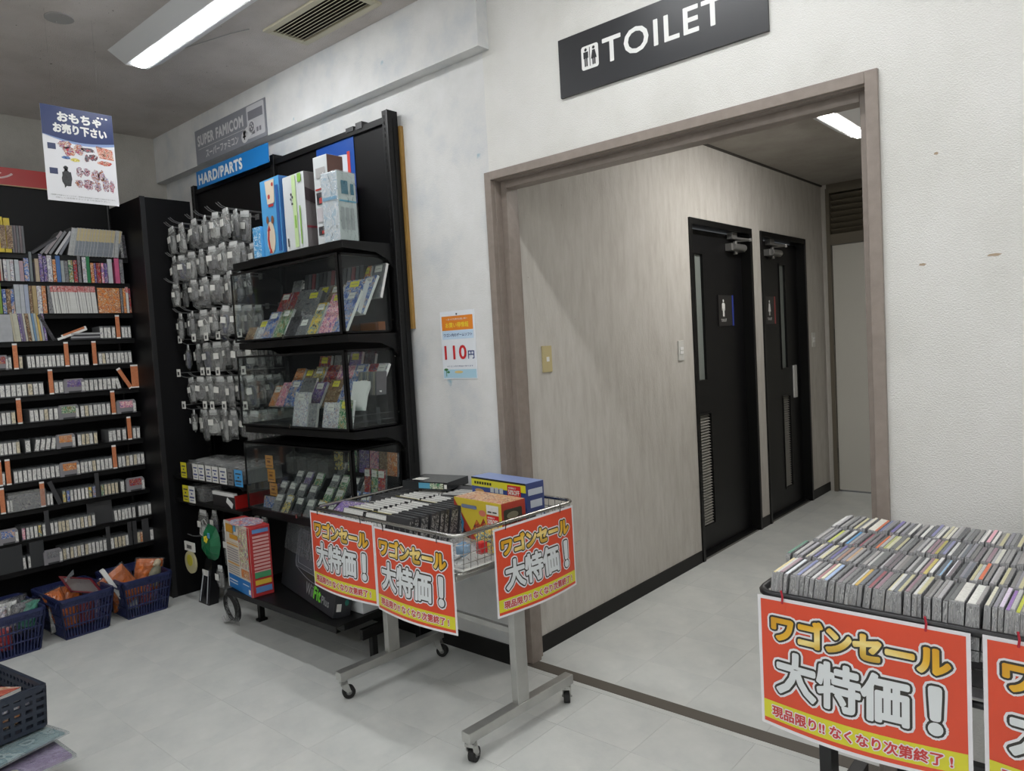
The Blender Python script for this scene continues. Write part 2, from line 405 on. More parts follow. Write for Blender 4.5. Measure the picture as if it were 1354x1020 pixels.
# corridor doors (on the corridor's left wall)
RX = CX0-.062
def toilet_door(n, y0, y1, g, lv, sgn, closer_y, arm_dir, handle, label_fig):
    d = bpy.data.objects.new('door_%d' % n, None); COL.objects.link(d); d.location = (CX0, y0, 0); WM[d.name] = T(CX0, y0, 0); struct(d)
    tag(d, label_fig)
    f = .028
    mb = MB(); mb.box(CX0-.115, CX0+.012, y0-.004, y0+f, 0, DTOP); mb.box(CX0-.115, CX0+.012, y1-f, y1+.004, 0, DTOP); mb.box(CX0-.115, CX0+.012, y0+f, y1-f, DTOP-.04, DTOP)
    mb.box(CX0-.115, CX0-.02, y0+f, y1-f, 0, .012)
    mb.build('door_frame', M_dfrm, d, bevel=.002)
    # leaf with a tall window and a louvre cut out
    (gy0, gy1, gz0, gz1), (ly0, ly1, lz0, lz1) = g, lv
    a, b, z0, z1 = y0+f+.004, y1-f-.004, .016, DTOP-.05
    mb = MB(); x0, x1 = RX-.035, RX
    my0 = min(gy0, ly0); my1 = max(gy1, ly1)
    mb.box(x0, x1, a, my0, z0, z1); mb.box(x0, x1, my1, b, z0, z1)
    mb.box(x0, x1, my0, my1, gz1, z1); mb.box(x0, x1, my0, my1, lz1, gz0); mb.box(x0, x1, my0, my1, z0, lz0)
    if gy1 < my1: mb.box(x0, x1, gy1, my1, gz0, gz1)
    if ly1 < my1: mb.box(x0, x1, ly1, my1, lz0, lz1)
    leaf = mb.build('door_leaf', M_door, d)
    mb = MB()
    for (q0, q1, r0_, r1_) in (g, lv):
        t = .011; mb.box(RX, RX+.006, q0-t, q0, r0_-t, r1_+t); mb.box(RX, RX+.006, q1, q1+t, r0_-t, r1_+t); mb.box(RX, RX+.006, q0, q1, r1_, r1_+t); mb.box(RX, RX+.006, q0, q1, r0_-t, r0_)
    mb.build('glazing_bead', M_dfrm, leaf)
    MB().box(RX-.02, RX-.012, gy0, gy1, gz0, gz1).build('window_pane', mat('frosted_glass_grey', (122, 128, 124), .25), leaf)
    mb = MB(); nsl = int((lz1-lz0)/.0185)
    MB().box(RX-.034, RX-.03, ly0, ly1, lz0, lz1).build('louvre_back', mat('louvre_dark', (45, 44, 42), .6), leaf)
    sm = MB().box(-.009, .009, 0, ly1-ly0, -.0012, .0012).xf(Ry(math.radians(38))).mesh('louvre_slat', mat('louvre_grey', (150, 148, 142), .4))
    for i in range(nsl):
        s = bpy.data.objects.new('louvre_slat', sm); COL.objects.link(s); s.parent = leaf
        s.location = Vector((RX-.014, ly0, lz0+.009+i*(lz1-lz0)/nsl))-WM[leaf.name].translation
    # sign plate with figure
    sy0, sy1, sz0, sz1, colr = sgn
    F = face_right(RX+.001, sy0, sz0); W_, H_ = sy1-sy0, sz1-sz0
    sp = rect(d, F, 0, W_, 0, H_, mat('sign_plate_dark', (38, 36, 36), .4), z=.006, name='sign_plate', th=.006)
    rect(sp, F, W_-.022, W_, 0, H_, colr, z=.0075, name='colour_stripe', th=.001)
    lettering(sp, F, 'TOILET', .03, .03, .085, .018, WHITE, z=.0072, offset=.012)
    mb = MB(); cxm = .072
    def cq(u0, u1, v0, v1): mb.add([F @ Vector((u, v, .0074)) for u, v in ((u0, v0), (u1, v0), (u1, v1), (u0, v1))], [(0, 1, 2, 3)])
    c = [F @ Vector((cxm+.0095*math.cos(t*PI/6), .171+.0105*math.sin(t*PI/6), .0074)) for t in range(12)]; mb.add(c, [tuple(range(12))])
    if 'blue' in colr.name: cq(cxm-.019, cxm+.019, .118, .157); cq(cxm-.012, cxm-.001, .065, .12); cq(cxm+.001, cxm+.012, .065, .12); cq(cxm-.024, cxm-.017, .105, .15); cq(cxm+.017, cxm+.024, .105, .15)
    else:
        mb.add([F @ Vector((u, v, .0074)) for u, v in ((cxm-.012, .157), (cxm+.012, .157), (cxm+.024, .095), (cxm-.024, .095))], [(0, 1, 2, 3)]); cq(cxm-.010, cxm-.002, .065, .096); cq(cxm+.002, cxm+.010, .065, .096)
    mb.build('figure', WHITE, sp)
    # closer
    c = d
    mb = MB(); mb.box(RX, RX+.05, closer_y-.11, closer_y+.11, 2.005, 2.055); mb.cyl((RX+.05, closer_y-.09, 2.03), (RX+.05, closer_y+.09, 2.03), .024, 14)
    mb.cyl((RX+.025, closer_y, 2.05), (RX+.025, closer_y, 2.075), .014, 10); mb.cyl((RX+.025, closer_y, 1.985), (RX+.025, closer_y, 2.01), .016, 10)
    cl = mb.build('door_closer', mat('closer_grey_metal', (140, 139, 137), .35, metal=.6), d, bevel=.003)
    mb = MB(); p = Vector((RX+.025, closer_y, 2.078)); q = Vector((RX+.085, closer_y+.12*arm_dir, 2.085)); e = Vector((CX0-.03, closer_y-.05*arm_dir, 2.095))
    mb.cyl(p, q, .008, 8); mb.cyl(q, e, .008, 8); mb.cyl(q-Vector((0, 0, .01)), q+Vector((0, 0, .012)), .012, 8); mb.box(CX0-.06, CX0-.02, e.y-.03, e.y+.05, 2.088, 2.13)
    mb.build('closer_arm', MATS['closer_grey_metal'], cl)
    if handle:
        hy, hz0, hz1 = handle
        MB().box(RX, RX+.012, hy-.035, hy+.035, hz0, hz1).build('push_plate', mat('pale_push_plate', (196, 196, 194), .35), d, bevel=.004)
def ymid(px, py, x=RX): return on(px, py, 0, x)
k = lambda x, y: (900+x/6.376, 280+y/6.376)
k2 = lambda x, y: (880+x/3.1875, 440+y/3.1875)
gl = ymid(*k(108, 355)).y, ymid(*k(175, 360)).y
toilet_door(2, D1[0], D1[1], (gl[0], gl[1], ymid(*k2(160, 199)).z, ymid(*k(140, 357)).z), (ymid(*k2(143, 350)).y, ymid(*k2(190, 340)).y, ymid(*k2(180, 812)).z, ymid(*k2(165, 345)).z),
            (ymid(*k(308, 700)).y, ymid(*k(432, 700)).y, 1.49, 1.70, mat('blue_stripe', (45, 62, 150), .4)), ymid(*k(430, 265)).y, 1, None, 'black steel toilet door nearest the doorway, with the blue striped sign')
toilet_door(3, D2[0], D2[1], (ymid(*k(825, 450)).y, ymid(*k(870, 452)).y, ymid(*k2(487, 150)).z, ymid(*k(840, 450)).z), (ymid(*k2(495, 270)).y, ymid(*k2(524, 270)).y, ymid(*k2(515, 650)).z, ymid(*k2(508, 268)).z),
            (ymid(*k(705, 715)).y, ymid(*k(787, 715)).y, 1.49, 1.70, mat('red_stripe', (150, 52, 48), .4)), ymid(*k(745, 320)).y, 1, (ymid(*k2(543, 200)).y, .88, 1.145), 'black steel toilet door farther down the corridor, with the red striped sign')

# end of the corridor: louvred transom over a pale steel door, in a brown frame
ed = bpy.data.objects.new('door_4', None); COL.objects.link(ed); ed.location = (-1.6, CY1, 0); WM['door_4'] = T(-1.6, CY1, 0); struct(ed)
tag(ed, 'plain pale grey steel door at the end of the corridor')
M_fr = mat('olive_brown_frame', (104, 97, 84), .5)
mb = MB(); x0, x1 = -2.123, -1.12
mb.box(x0, x0+.03, CY1-.03, CY1+.1, 0, 2.62); mb.box(x1-.03, x1, CY1-.03, CY1+.1, 0, 2.62); mb.box(x0+.03, x1-.03, CY1-.025, CY1+.1, 2.14, 2.23); mb.box(x0+.03, x1-.03, CY1-.025, CY1+.1, 2.58, 2.62)
mb.box(x0, x1, CY1, CY1+.1, 2.62, CZ); mb.build('door_frame', M_fr, ed)
MB().box(x0+.034, x1-.034, CY1+.01, CY1+.05, .012, 2.136).build('door_leaf', mat('pale_steel_door', (200, 198, 190), .45), ed)
MB().box(x0+.03, x1-.03, CY1+.085, CY1+.09, 2.23, 2.58).build('louvre_back', mat('louvre_void', (28, 26, 22), .8), ed)
mb = MB(); mb.cyl((x0+.028, CY1+.0, 1.28), (x0+.028, CY1+.0, 1.42), .009, 8); mb.cyl((x0+.028, CY1, .25), (x0+.028, CY1, .38), .009, 8); mb.build('hinge', mat('hinge_metal', (90, 88, 82), .4, metal=.7), ed)
sm = MB().box(0, x1-x0-.06, -.03, .03, -.003, .003).xf(Rx(math.radians(-38))).mesh('louvre_slat', M_fr)
for i in range(7):
    s = bpy.data.objects.new('louvre_slat', sm); COL.objects.link(s); s.parent = ed; s.location = Vector((x0+.03, CY1+.03, 2.255+i*.049))-WM['door_4'].translation

# ------------------------------------------------------------------ lamps
M_lamp = mat('lamp_lit', (249, 251, 252), .5, emit=LAMP)
M_lampc = mat('lamp_lit_corridor', (252, 250, 246), .5, emit=LAMP_CORR)
M_fix = mat('lamp_housing', (216, 217, 218), .45)
def fixture(label, x0, x1, y, z, lamp, group, along='X'):
    t = thing('ceiling_lamp', label, 'ceiling lamp', ((x0+x1)/2 if along == 'X' else y, y if along == 'X' else (x0+x1)/2, z), group=group)
    L = (x1-x0)/2; h = .135
    mb = MB()
    poly = [(-h, 0), (h, 0), (.055, -.05), (-.055, -.05)]
    fn = (lambda u, v, s: (s, u, v)) if along == 'X' else (lambda u, v, s: (u, s, v))
    mb.prism(poly, fn, -L, L); mb.build('housing', M_fix, t, local=True)
    mb = MB(); pts = [(-.038, -.048)]+[(-.038*math.cos(a*PI/8), -.049-.013*math.sin(a*PI/8)) for a in range(9)]+[(.038, -.048)]
    mb.prism(pts, fn, -L+.035, L-.004); mb.build('diffuser', lamp, t, local=True, smooth=False)
G = 'fluorescent lamps on the shop ceiling'
fixture('long fluorescent lamp on the shop ceiling over the left shelves', -3.885, -2.62, -.72, ZC, M_lamp, G)
for i, (x, y) in enumerate(((-1.75, -.72), (.2, -.72), (-3.885, -2.7), (-1.75, -2.7), (-.3, -2.7), (1.2, -2.7), (-3.885, -4.6), (-1.75, -4.6), (-.3, -4.6), (1.2, -4.6))):
    fixture('fluorescent shop ceiling lamp outside the view, '+nth(i+1)+' of the others', x, x+1.265, y, ZC, M_lamp, G)
fixture('fluorescent lamp on the corridor ceiling behind the doorway', 1.28, 2.55, -1.36, CZ, M_lampc, 'corridor lamp', 'Y')

# round blank cover on the ceiling, air vent
p = on(78, 23, 2, ZC)
mb = MB(); mb.cyl((p.x, p.y, ZC-.006), (p.x, p.y, ZC), .058, 28); mb.cyl((p.x-.04, p.y, ZC-.009), (p.x-.04, p.y, ZC-.005), .004, 8); mb.cyl((p.x+.04, p.y, ZC-.009), (p.x+.04, p.y, ZC-.005), .004, 8)
tag(mb.build('ceiling_cover', mat('cover_plate_grey', (160, 158, 156), .5)), 'round pale blank cover plate on the ceiling, upper left', 'cover plate')
v = thing('air_vent', 'cream rectangular air vent with slats on the ceiling', 'air vent', (-2.9, -.295, ZC))
M_vent = mat('cream_vent', (188, 182, 160), .5)
x0, x1, y0, y1 = -3.19, -2.60, -.418, -.172
mb = MB(); f1 = .035
for a in ((x0, x1, y0, y0+f1), (x0, x1, y1-f1, y1), (x0, x0+f1, y0+f1, y1-f1), (x1-f1, x1, y0+f1, y1-f1)): mb.box(*a, ZC-.012, ZC)
mb.build('vent_frame', M_vent, v, bevel=.003)
MB().box(x0+f1, x1-f1, y0+f1, y1-f1, ZC-.002, ZC).build('vent_back', mat('vent_void', (32, 28, 22), .9), v)
sm = MB().box(-(x1-x0)/2+f1, (x1-x0)/2-f1, -.0075, .0075, -.001, .001).xf(Rx(math.radians(35))).mesh('vent_slat', M_vent)
for i in range(8): part('vent_slat', sm, v, T(0, -.072+i*.0207, -.0095))
mb = MB().tube([(-3.62, -.6, ZC-.006), (-3.3, -.52, ZC-.012), (-3.22, -.47, ZC-.004)], .0022, 6)
tag(mb.build('ceiling_wire', mat('wire_grey', (165, 163, 160), .6)), 'short white wire lying along the ceiling beside the air vent', 'wire')

# switches, small plates
def switch(F, wd, ht, col, label, name='light_switch', key='small', kcol=WHITE):
    t = thing(name, label, 'switch', M=F)
    mb = MB(); mb.box(-wd/2, wd/2, -ht/2, ht/2, 0, .008); mb.build('cover_plate', col, t, local=True, bevel=.002)
    if key == 'small': MB().box(-.008, .010, -.012, .010, .008, .011).build('rocker', kcol, t, local=True)
    else:
        for q in (-.02, .004): MB().box(-wd*.3, wd*.3, q, q+.018, .008, .012).build('rocker', kcol, t, local=True)
switch(face_right(CX0, .327, 1.369), .07, .125, mat('yellowed_plastic', (186, 172, 128), .4), 'yellowed single light switch low on the corridor wall by the doorway')
p0, p1 = on(*k2(50, 30), 0, CX0), on(*k2(75, 122), 0, CX0)
switch(face_right(CX0, (p0.y+p1.y)/2, (p0.z+p1.z)/2), .066, .12, mat('pale_switch', (200, 199, 194), .4), 'pale light switch beside the first toilet door', key='two')
switch(face_right(CX0, 3.94, 1.34), .07, .12, MATS['pale_switch'], 'pale light switch beyond the second toilet door', key='two')

# ------------------------------------------------------------------ signs
def gradient(key, stops, axis='Z', scale=1, off=0, rough=.4):
    m = bpy.data.materials.new(key); m.use_nodes = True; nt = m.node_tree; b = nt.nodes['Principled BSDF']; b.inputs['Roughness'].default_value = rough
    tc = nt.nodes.new('ShaderNodeTexCoord'); sx = nt.nodes.new('ShaderNodeSeparateXYZ'); nt.links.new(tc.outputs['Generated'], sx.inputs[0])
    cr = ramp(nt, sx.outputs[axis], stops); nt.links.new(cr.outputs[0], b.inputs['Base Color']); MATS[key] = m; return m
M_gold = gradient('gold_print', [(0, (206, 150, 30)), (.35, (226, 176, 50)), (.62, (236, 216, 140)), (.8, (212, 176, 74)), (1, (186, 146, 50))])

# TOILET sign over the doorway
F = face_front(-1.755, 0, 2.401); Wd, Hd = .832, .222
t = thing('toilet_sign', 'black TOILET sign with two white figures on the white wall above the doorway', 'sign', M=F)
rect(t, F, 0, Wd, 0, Hd, mat('sign_black', (44, 45, 48), .35), z=.012, th=.012, name='sign_board')
lettering(t, F, 'TOILET', .2*Wd+.04, .34*Hd, .575*Wd, .40*Hd, WHITE, z=.0128, offset=.022)
def rrect(x0, x1, y0, y1, r, n=5):
    out = []
    for cx, cy, a0 in ((x1-r, y1-r, 0), (x0+r, y1-r, PI/2), (x0+r, y0+r, PI), (x1-r, y0+r, 1.5*PI)):
        out += [(cx+r*math.cos(a0+PI/2*i/n), cy+r*math.sin(a0+PI/2*i/n)) for i in range(n+1)]
    return out
def flat(parent, F, polys, m, z, name, bend=None):
    mb = MB()
    for p in polys: mb.add([F @ Vector((u, v, z+(bend(u, v) if bend else 0))) for u, v in p], [tuple(range(len(p)))])
    o = mb.build(name, m, parent)
    if len(polys) > 1: o['kind'] = 'stuff'     # small print too fine to pick apart
    return o
def circ(x, y, r, n=14, ry=None): return [(x+r*math.cos(2*PI*i/n), y+(ry or r)*math.sin(2*PI*i/n)) for i in range(n)]
def bx(x0, x1, y0, y1): return [(x0, y0), (x1, y0), (x1, y1), (x0, y1)]
px, py = .108, .075
pg = flat(t, F, [rrect(px, px+.078, py, py+.088, .01)], WHITE, .0128, 'pictogram')
q1, q2 = px+.021, px+.057
flat(pg, F, [circ(q1, py+.074, .006), bx(q1-.011, q1+.011, py+.042, py+.066), bx(q1-.007, q1-.001, py+.012, py+.042), bx(q1+.001, q1+.007, py+.012, py+.042),
             bx(px+.0375, px+.0405, py+.01, py+.08), circ(q2, py+.074, .006), [(q2-.006, py+.066), (q2+.006, py+.066), (q2+.013, py+.034), (q2-.013, py+.034)],
             bx(q2-.007, q2-.001, py+.012, py+.034), bx(q2+.001, q2+.007, py+.012, py+.034)], MATS['sign_black'], .0135, 'figures')

# grey sign on the beam
F = face_front(-4.623, -.067, 2.707); Wd, Hd = .845, .212
t = thing('console_sign', 'grey sign with a games console and control pad pictured, on the beam', 'sign', M=F)
rect(t, F, 0, Wd, 0, Hd, mat('sign_grey', (132, 134, 142), .4), z=.004, th=.004, name='sign_board')
LG = mat('sign_pale', (208, 208, 210), .45)
lettering(t, F, 'SUPER FAMICOM', .035, .11, .56, .062, LG, z=.0048, bold=.0030)
rect(t, F, .035, .60, .088, .0905, LG, z=.0048, name='rule')
lettering(t, F, 'スーパーファミコン', .13, .022, .40, .05, LG, z=.0048, bold=.0014)
con = flat(t, F, [rrect(.64, .83, .022, .205, .012)], mat('console_pale', (196, 196, 200), .45), .0048, 'console_picture')
flat(con, F, [bx(.655, .815, .125, .175), bx(.66, .72, .04, .08), bx(.74, .76, .045, .07), bx(.77, .79, .045, .07)], mat('console_grey', (120, 120, 128), .45), .0056, 'console_detail')
padp = flat(t, F, [circ(.605, .045, .036), circ(.69, .085, .036), [(.592, .010), (.62, .012), (.72, .06), (.71, .115), (.59, .08)]], LG, .0064, 'game_pad_picture')
flat(padp, F, [circ(.69, .085, .028)], MATS['console_grey'], .0072, 'pad_ring'); flat(padp, F, [bx(.586, .622, .040, .050), bx(.599, .609, .027, .063)], INK, .0072, 'pad_cross')
flat(padp, F, [circ(.69, .099, .006), circ(.69, .071, .006), circ(.676, .085, .006), circ(.704, .085, .006)], LG, .008, 'pad_buttons')

# blue header sign
F = face_front(-4.563, -.108, 2.539); Wd, Hd = .847, .107
t = thing('header_sign', 'blue HARD/PARTS header sign above the hook display', 'sign', M=F)
rect(t, F, 0, Wd, 0, Hd, mat('sign_blue', (22, 118, 190), .4), z=.004, th=.004, name='sign_board')
lettering(t, F, 'HARD/PARTS', .03, .022, .53, .060, WHITE, z=.0048, bold=.0036)
# red header over the bookcase
F = face_right(-5.035, -1.85, 2.542)
t = thing('red_header_sign', 'red header sign with white katakana over the left bookcase', 'sign', M=F)
rect(t, F, 0, 1.20, 0, .10, mat('sign_red', (178, 36, 34), .4), z=.004, th=.004, name='sign_board')
rect(t, F, 0, 1.20, -.006, 0, mat('sign_edge', (176, 150, 110), .5), z=.004, th=.004, name='lower_edge')
lettering(t, F, 'ファミコン', .25, .025, .61, .055, mat('pale_pink_print', (224, 190, 188), .5), z=.0048, offset=.03)

# 110 yen price poster
F = face_front(-2.529, 0, 1.302); Wd, Hd = .222, .315
t = thing('price_poster', 'white wall poster with red 110円 price left of the doorway', 'poster', M=F)
rect(t, F, 0, Wd, 0, Hd, mat('poster_white', (226, 230, 236), .35), z=.003, th=.002, name='sheet')
rect(t, F, .01, Wd-.01, .226, .292, mat('poster_orange', (226, 134, 44), .4), z=.0036, name='orange_band')
M_yel = mat('poster_yellow', (240, 214, 60), .4)
lettering(t, F, 'お買い得情報', .035, .238, .15, .024, M_yel, z=.0042, offset=.02)
lettering(t, F, '～見つけた時がお買い時～', .04, .272, .14, .009, WHITE, z=.0042, offset=.01)
rect(t, F, .01, Wd-.01, .185, .224, mat('poster_sky', (196, 218, 238), .4), z=.0036, name='sky_band')
M_navy = mat('poster_navy', (38, 58, 120), .4)
lettering(t, F, 'ワゴン内のゲームソフト', .02, .196, .185, .016, M_navy, z=.0042, offset=.02)
lettering(t, F, '110', .02, .092, .14, .062, mat('poster_red', (200, 40, 44), .4), z=.0042, offset=.03)
lettering(t, F, '円', .172, .092, .038, .036, M_navy, z=.0042, offset=.02)
lettering(t, F, '※ワゴン内の商品に限ります', .03, .056, .17, .007, M_navy, z=.0042)
rect(t, F, .004, Wd-.004, .004, .044, mat('poster_sea', (170, 206, 224), .4), z=.0036, name='sea_picture')
flat(t, F, [circ(.105, .032, .028, ry=.006)], mat('poster_sand', (222, 196, 130), .4), .0042, 'island_picture')
flat(t, F, [circ(.022, .044, .014, ry=.006), bx(.021, .025, .012, .044), circ(.036, .032, .010, ry=.005)], mat('poster_green', (70, 130, 80), .4), .0042, 'palm_picture')
MB().cyl((-2.418, -.006, 1.602), (-2.418, 0, 1.602), .004, 8).build('pin', DARKG, t)

# hanging toy poster
F = Matrix(((0, 0, 1, -3.6), (1, 0, 0, -1.266), (0, 1, 0, 2.186), (0, 0, 0, 1)))
Wd, Hd = .291, .411
t = thing('hanging_poster', 'white and navy hanging poster of toys, hung from the ceiling by threads', 'poster', M=F)
rect(t, F, 0, Wd, 0, Hd, mat('poster_paper', (222, 222, 226), .3), z=.001, th=.002, name='sheet')
cur = [(0, Hd)]+[(0, .285)]+[(Wd*i/12, .285-.018*math.sin(PI*i/12)-.004*i/12) for i in range(1, 12)]+[(Wd, .281), (Wd, Hd)]
cur2 = [(0, .29)]+[(Wd*i/12, .283-.022*math.sin(PI*i/12)-.014*i/12) for i in range(0, 13)]+[(Wd, .29)]
flat(t, F, [cur2], mat('poster_pale_blue', (130, 152, 196), .35), .0014, 'pale_curve')
flat(t, F, [cur], mat('poster_deep_blue', (28, 46, 96), .3), .0018, 'blue_heading')
lettering(t, F, 'おもちゃ', .065, .347, .175, .040, WHITE, z=.0024, bold=.0022)
lettering(t, F, 'お売り下さい', .045, .298, .215, .040, WHITE, z=.0024, bold=.0022)
lettering(t, F, '● ● ●', .225, .385, .045, .008, WHITE, z=.0024, offset=.02)
for v0, s in ((.222, 'BRAND'), (.115, 'CHARA')):
    b = flat(t, F, [bx(.016, .048, v0, v0+.026)], mat('poster_tab', (50, 60, 96), .4), .0016, 'tab')
rr = random.Random(3)
def toys(specs, name):
    for i, (c, polys) in enumerate(specs): flat(t, F, polys, mat('toy_%s_%d%d%d' % ((name,)+c), c, .4), .0016+.0002*(i % 4), name)
red, blu, yel, blk, brn, pnk, orr, gry = (176, 44, 56), (70, 98, 168), (216, 204, 70), (36, 36, 38), (132, 74, 52), (214, 120, 140), (206, 150, 100), (120, 122, 130)
def cluster(name, cols, polys, sc=75):
    flat(t, F, polys, art(name, cols, sc, .4), .0016, 'toy_picture')
def blob(x, y, rx, ry, sd):
    q = random.Random(sd); return [(x+rx*math.cos(a*PI/9)*q.uniform(.7, 1.1), y+ry*math.sin(a*PI/9)*q.uniform(.7, 1.1)) for a in range(18)]
cluster('toys_red_blue', [(176, 44, 56), (70, 98, 168), (210, 160, 110), (222, 216, 206), (120, 40, 60), (190, 120, 90)], [blob(.085, .248, .03, .02, 1), blob(.10, .22, .026, .024, 2), blob(.14, .235, .022, .026, 3)])
cluster('toys_dark', [(60, 62, 70), (120, 122, 130), (170, 60, 66), (40, 40, 44), (190, 190, 192)], [blob(.178, .238, .03, .012, 4), blob(.195, .208, .022, .016, 5), blob(.17, .2, .010, .018, 6)])
cluster('toys_house', [(168, 52, 48), (214, 170, 140), (190, 90, 80), (226, 206, 190), (120, 70, 50)], [[(.21, .262), (.28, .252), (.284, .205), (.222, .21)], blob(.245, .188, .034, .012, 7)])
cluster('toys_cars', [(70, 98, 168), (90, 130, 180), (60, 80, 130)], [blob(.085, .192, .022, .007, 8)]); cluster('toys_yellow', [(216, 204, 70), (190, 170, 60), (226, 220, 130)], [blob(.122, .186, .022, .009, 9)])
cluster('toys_black', [(36, 36, 38), (50, 52, 54), (44, 46, 50)], [blob(.082, .10, .022, .045, 10), blob(.08, .145, .010, .012, 11)])
cluster('figures_mixed', [(132, 74, 52), (206, 150, 100), (90, 110, 180), (230, 226, 220), (120, 122, 130), (214, 120, 140), (60, 50, 60)], [blob(.135, .135, .018, .024, 12), blob(.165, .14, .016, .02, 13), blob(.2, .125, .02, .03, 14), blob(.225, .13, .014, .026, 15), blob(.13, .085, .018, .02, 16), blob(.168, .085, .024, .026, 17), blob(.206, .08, .017, .024, 18), blob(.24, .095, .016, .04, 19), blob(.266, .085, .012, .03, 20)], 85)
lettering(t, F, '※掲載の写真はイメージです。実際の買取商品とは異なる場合があります。', .012, .022, .265, .006, GREYC, z=.0016)
lettering(t, F, '※詳しくは店頭スタッフまでお尋ね下さい。', .03, .012, .22, .006, GREYC, z=.0016)
for yy in (.05, .24):
    p = F @ Vector((yy, Hd, 0)); MB().tube([p, (p.x, p.y, ZC)], .0003, 4).build('thread', mat('nylon_thread', (110, 108, 104), .7), t)
# ------------------------------------------------------------------ left bookcase
SHZ = [2.102, 1.943, 1.760, 1.603, 1.447, 1.291, 1.139, .970, .804, .653, .483, .319]   # lower edge of each shelf's front lip
SX = -4.84
YP = -.465
bc = thing('bookcase', 'tall black steel bookcase with twelve shelves against the left wall', 'shelving', (-4.9, -1.1, 0))
mb = MB(); mb.box(-5.235, -4.579, YP, YP+.022, 0, 2.46); mb.build('side_panel', BLACKP, bc, bevel=.001)
MB().box(-4.586, -4.574, YP-.004, YP+.024, 0, 2.462).build('edge_trim', mat('trim_grey_black', (32, 32, 34), .4), bc)
MB().box(-5.06, -5.045, -1.95, YP, 0, 2.54).build('back_panel', BLACKP, bc)
MB().cyl((-5.043, YP-.012, .3), (-5.043, YP-.012, 2.5), .006, 8).build('corner_bead', MATS['trim_grey_black'], bc)
for z in SHZ:
    mb = MB(); xf_ = SX if z > .7 else SX+.03
    mb.box(-5.045, xf_+.008, -1.95, YP, z+.010, z+.018); mb.box(xf_, xf_+.008, -1.95, YP, z-.012, z+.012)
    mb.build('shelf', BLACK, bc)
mb = MB().box(-5.045, -4.80, -1.95, YP, .13, .15); mb.box(-4.83, -4.80, -1.95, YP, 0, .13); mb.build('base', BLACK, bc)
# filler panel between the bookcase and the corner
o = MB().box(-4.60, -4.579, YP+.024, -.16, 0, 2.459).build('filler_panel', mat('filler_black', (12, 12, 14), .5, spec=.22), bevel=.001)
tag(o, 'tall plain black filler panel between the bookcase and the back wall', 'panel')

# ------------------------------------------------------------------ gondola on the back wall
GX = (-4.69, -3.735, -2.74)
gd = thing('wall_gondola', 'black steel wall gondola with slotted uprights, shelves and a base deck', 'shelving', (-3.7, -.1, 0))
M_slot = mat('slot_dark', (8, 8, 8), .8); M_rim = mat('upright_edge', (40, 40, 42), .35)
for i, x in enumerate(GX):
    mb = MB(); mb.box(x-.02, x+.02, -.083, -.02, 0, 2.587)
    u = mb.build('upright', BLACK, gd, bevel=.0015)
    mb = MB()
    for k_ in range(84):
        z = .1+k_*.0295; mb.box(x-.006, x-.001, -.0845, -.08, z, z+.016)
        if i == 2: mb.box(x+.018, x+.0208, -.078, -.0725, z, z+.016)
    o = mb.build('slots', M_slot, u); o['kind'] = 'stuff'
    mb = MB(); mb.box(x+.016, x+.0215, -.0855, -.083, 0, 2.587); mb.build('front_edge', M_rim, u)
MB().box(GX[2]+.021, GX[2]+.0235, -.052, -.048, .9, 2.55).build('side_groove', M_slot, gd)
for a, b in ((GX[0], GX[1]), (GX[1], GX[2])):
    MB().box(a+.02, b-.02, -.062, -.05, .08, 2.53).build('back_panel', BLACKP, gd)
    mb = MB(); mb.box(a+.02, b-.02, -.075, -.045, 2.53, 2.562)
    r_ = mb.build('top_rail', BLACK, gd, bevel=.002)
    mb = MB(); n_ = a+(b-a)*.72
    mb.box(n_-.03, n_+.03, -.079, -.04, 2.55, 2.572); mb.box(n_+.05, n_+.10, -.079, -.04, 2.548, 2.58); mb.build('rail_clip', M_rim, r_)
# shelves of the right bay
def gshelf(z, x0, x1, yf, brk=True, th=.034):
    mb = MB(); mb.box(x0+.002, x1-.002, yf, -.062, z-.004, z); mb.box(x0, x1, yf-.006, yf, z-th, z)
    mb.box(x0+.002, x1-.002, yf, yf+.02, z-th, z-th+.004)
    s = mb.build('shelf', BLACK, gd, bevel=.001)
    if brk:
        for x in (x0+.001, x1-.004):
            poly = [(yf, z), (-.085, z), (-.085, z-.115), (-.12, z-.075), (-.19, z-.045), (yf, z-.034)]
            MB().prism(poly, lambda u, v, t: (t, u, v), x, x+.003).build('bracket', BLACK, s)
    return s
for z in (1.96, 1.535, 1.088, .634): gshelf(z, GX[1]+.022, GX[2]-.001, -.37)
gshelf(.775-.012, -4.57, GX[1]-.022, -.40, th=.02); gshelf(.628-.012, -4.57, GX[1]-.022, -.40, th=.02)
# base deck of the right bay with feet
s = gshelf(.24, GX[1]+.022, GX[2]-.001, -.545, False, th=.03)
mb = MB(); mb.box(GX[1]+.03, GX[2]-.01, -.50, -.075, .205, .236); mb.build('deck_pan', BLACK, gd)
for x in GX[1:]:
    mb = MB(); mb.box(x-.012, x+.012, -.42, -.083, .135, .185); mb.box(x-.014, x+.014, -.37, -.34, .012, .14); mb.box(x-.020, x+.020, -.38, -.33, 0, .014)
    mb.build('base_foot', BLACK, gd, bevel=.002)
# board behind the right upright
tag(MB().box(-2.765, -2.706, -.018, -.001, 1.55, 2.519).build('wooden_board', mat('raw_plywood', (158, 122, 62), .6, var=.12, vscale=20)), 'strip of brown plywood board behind the right end of the gondola', 'board')

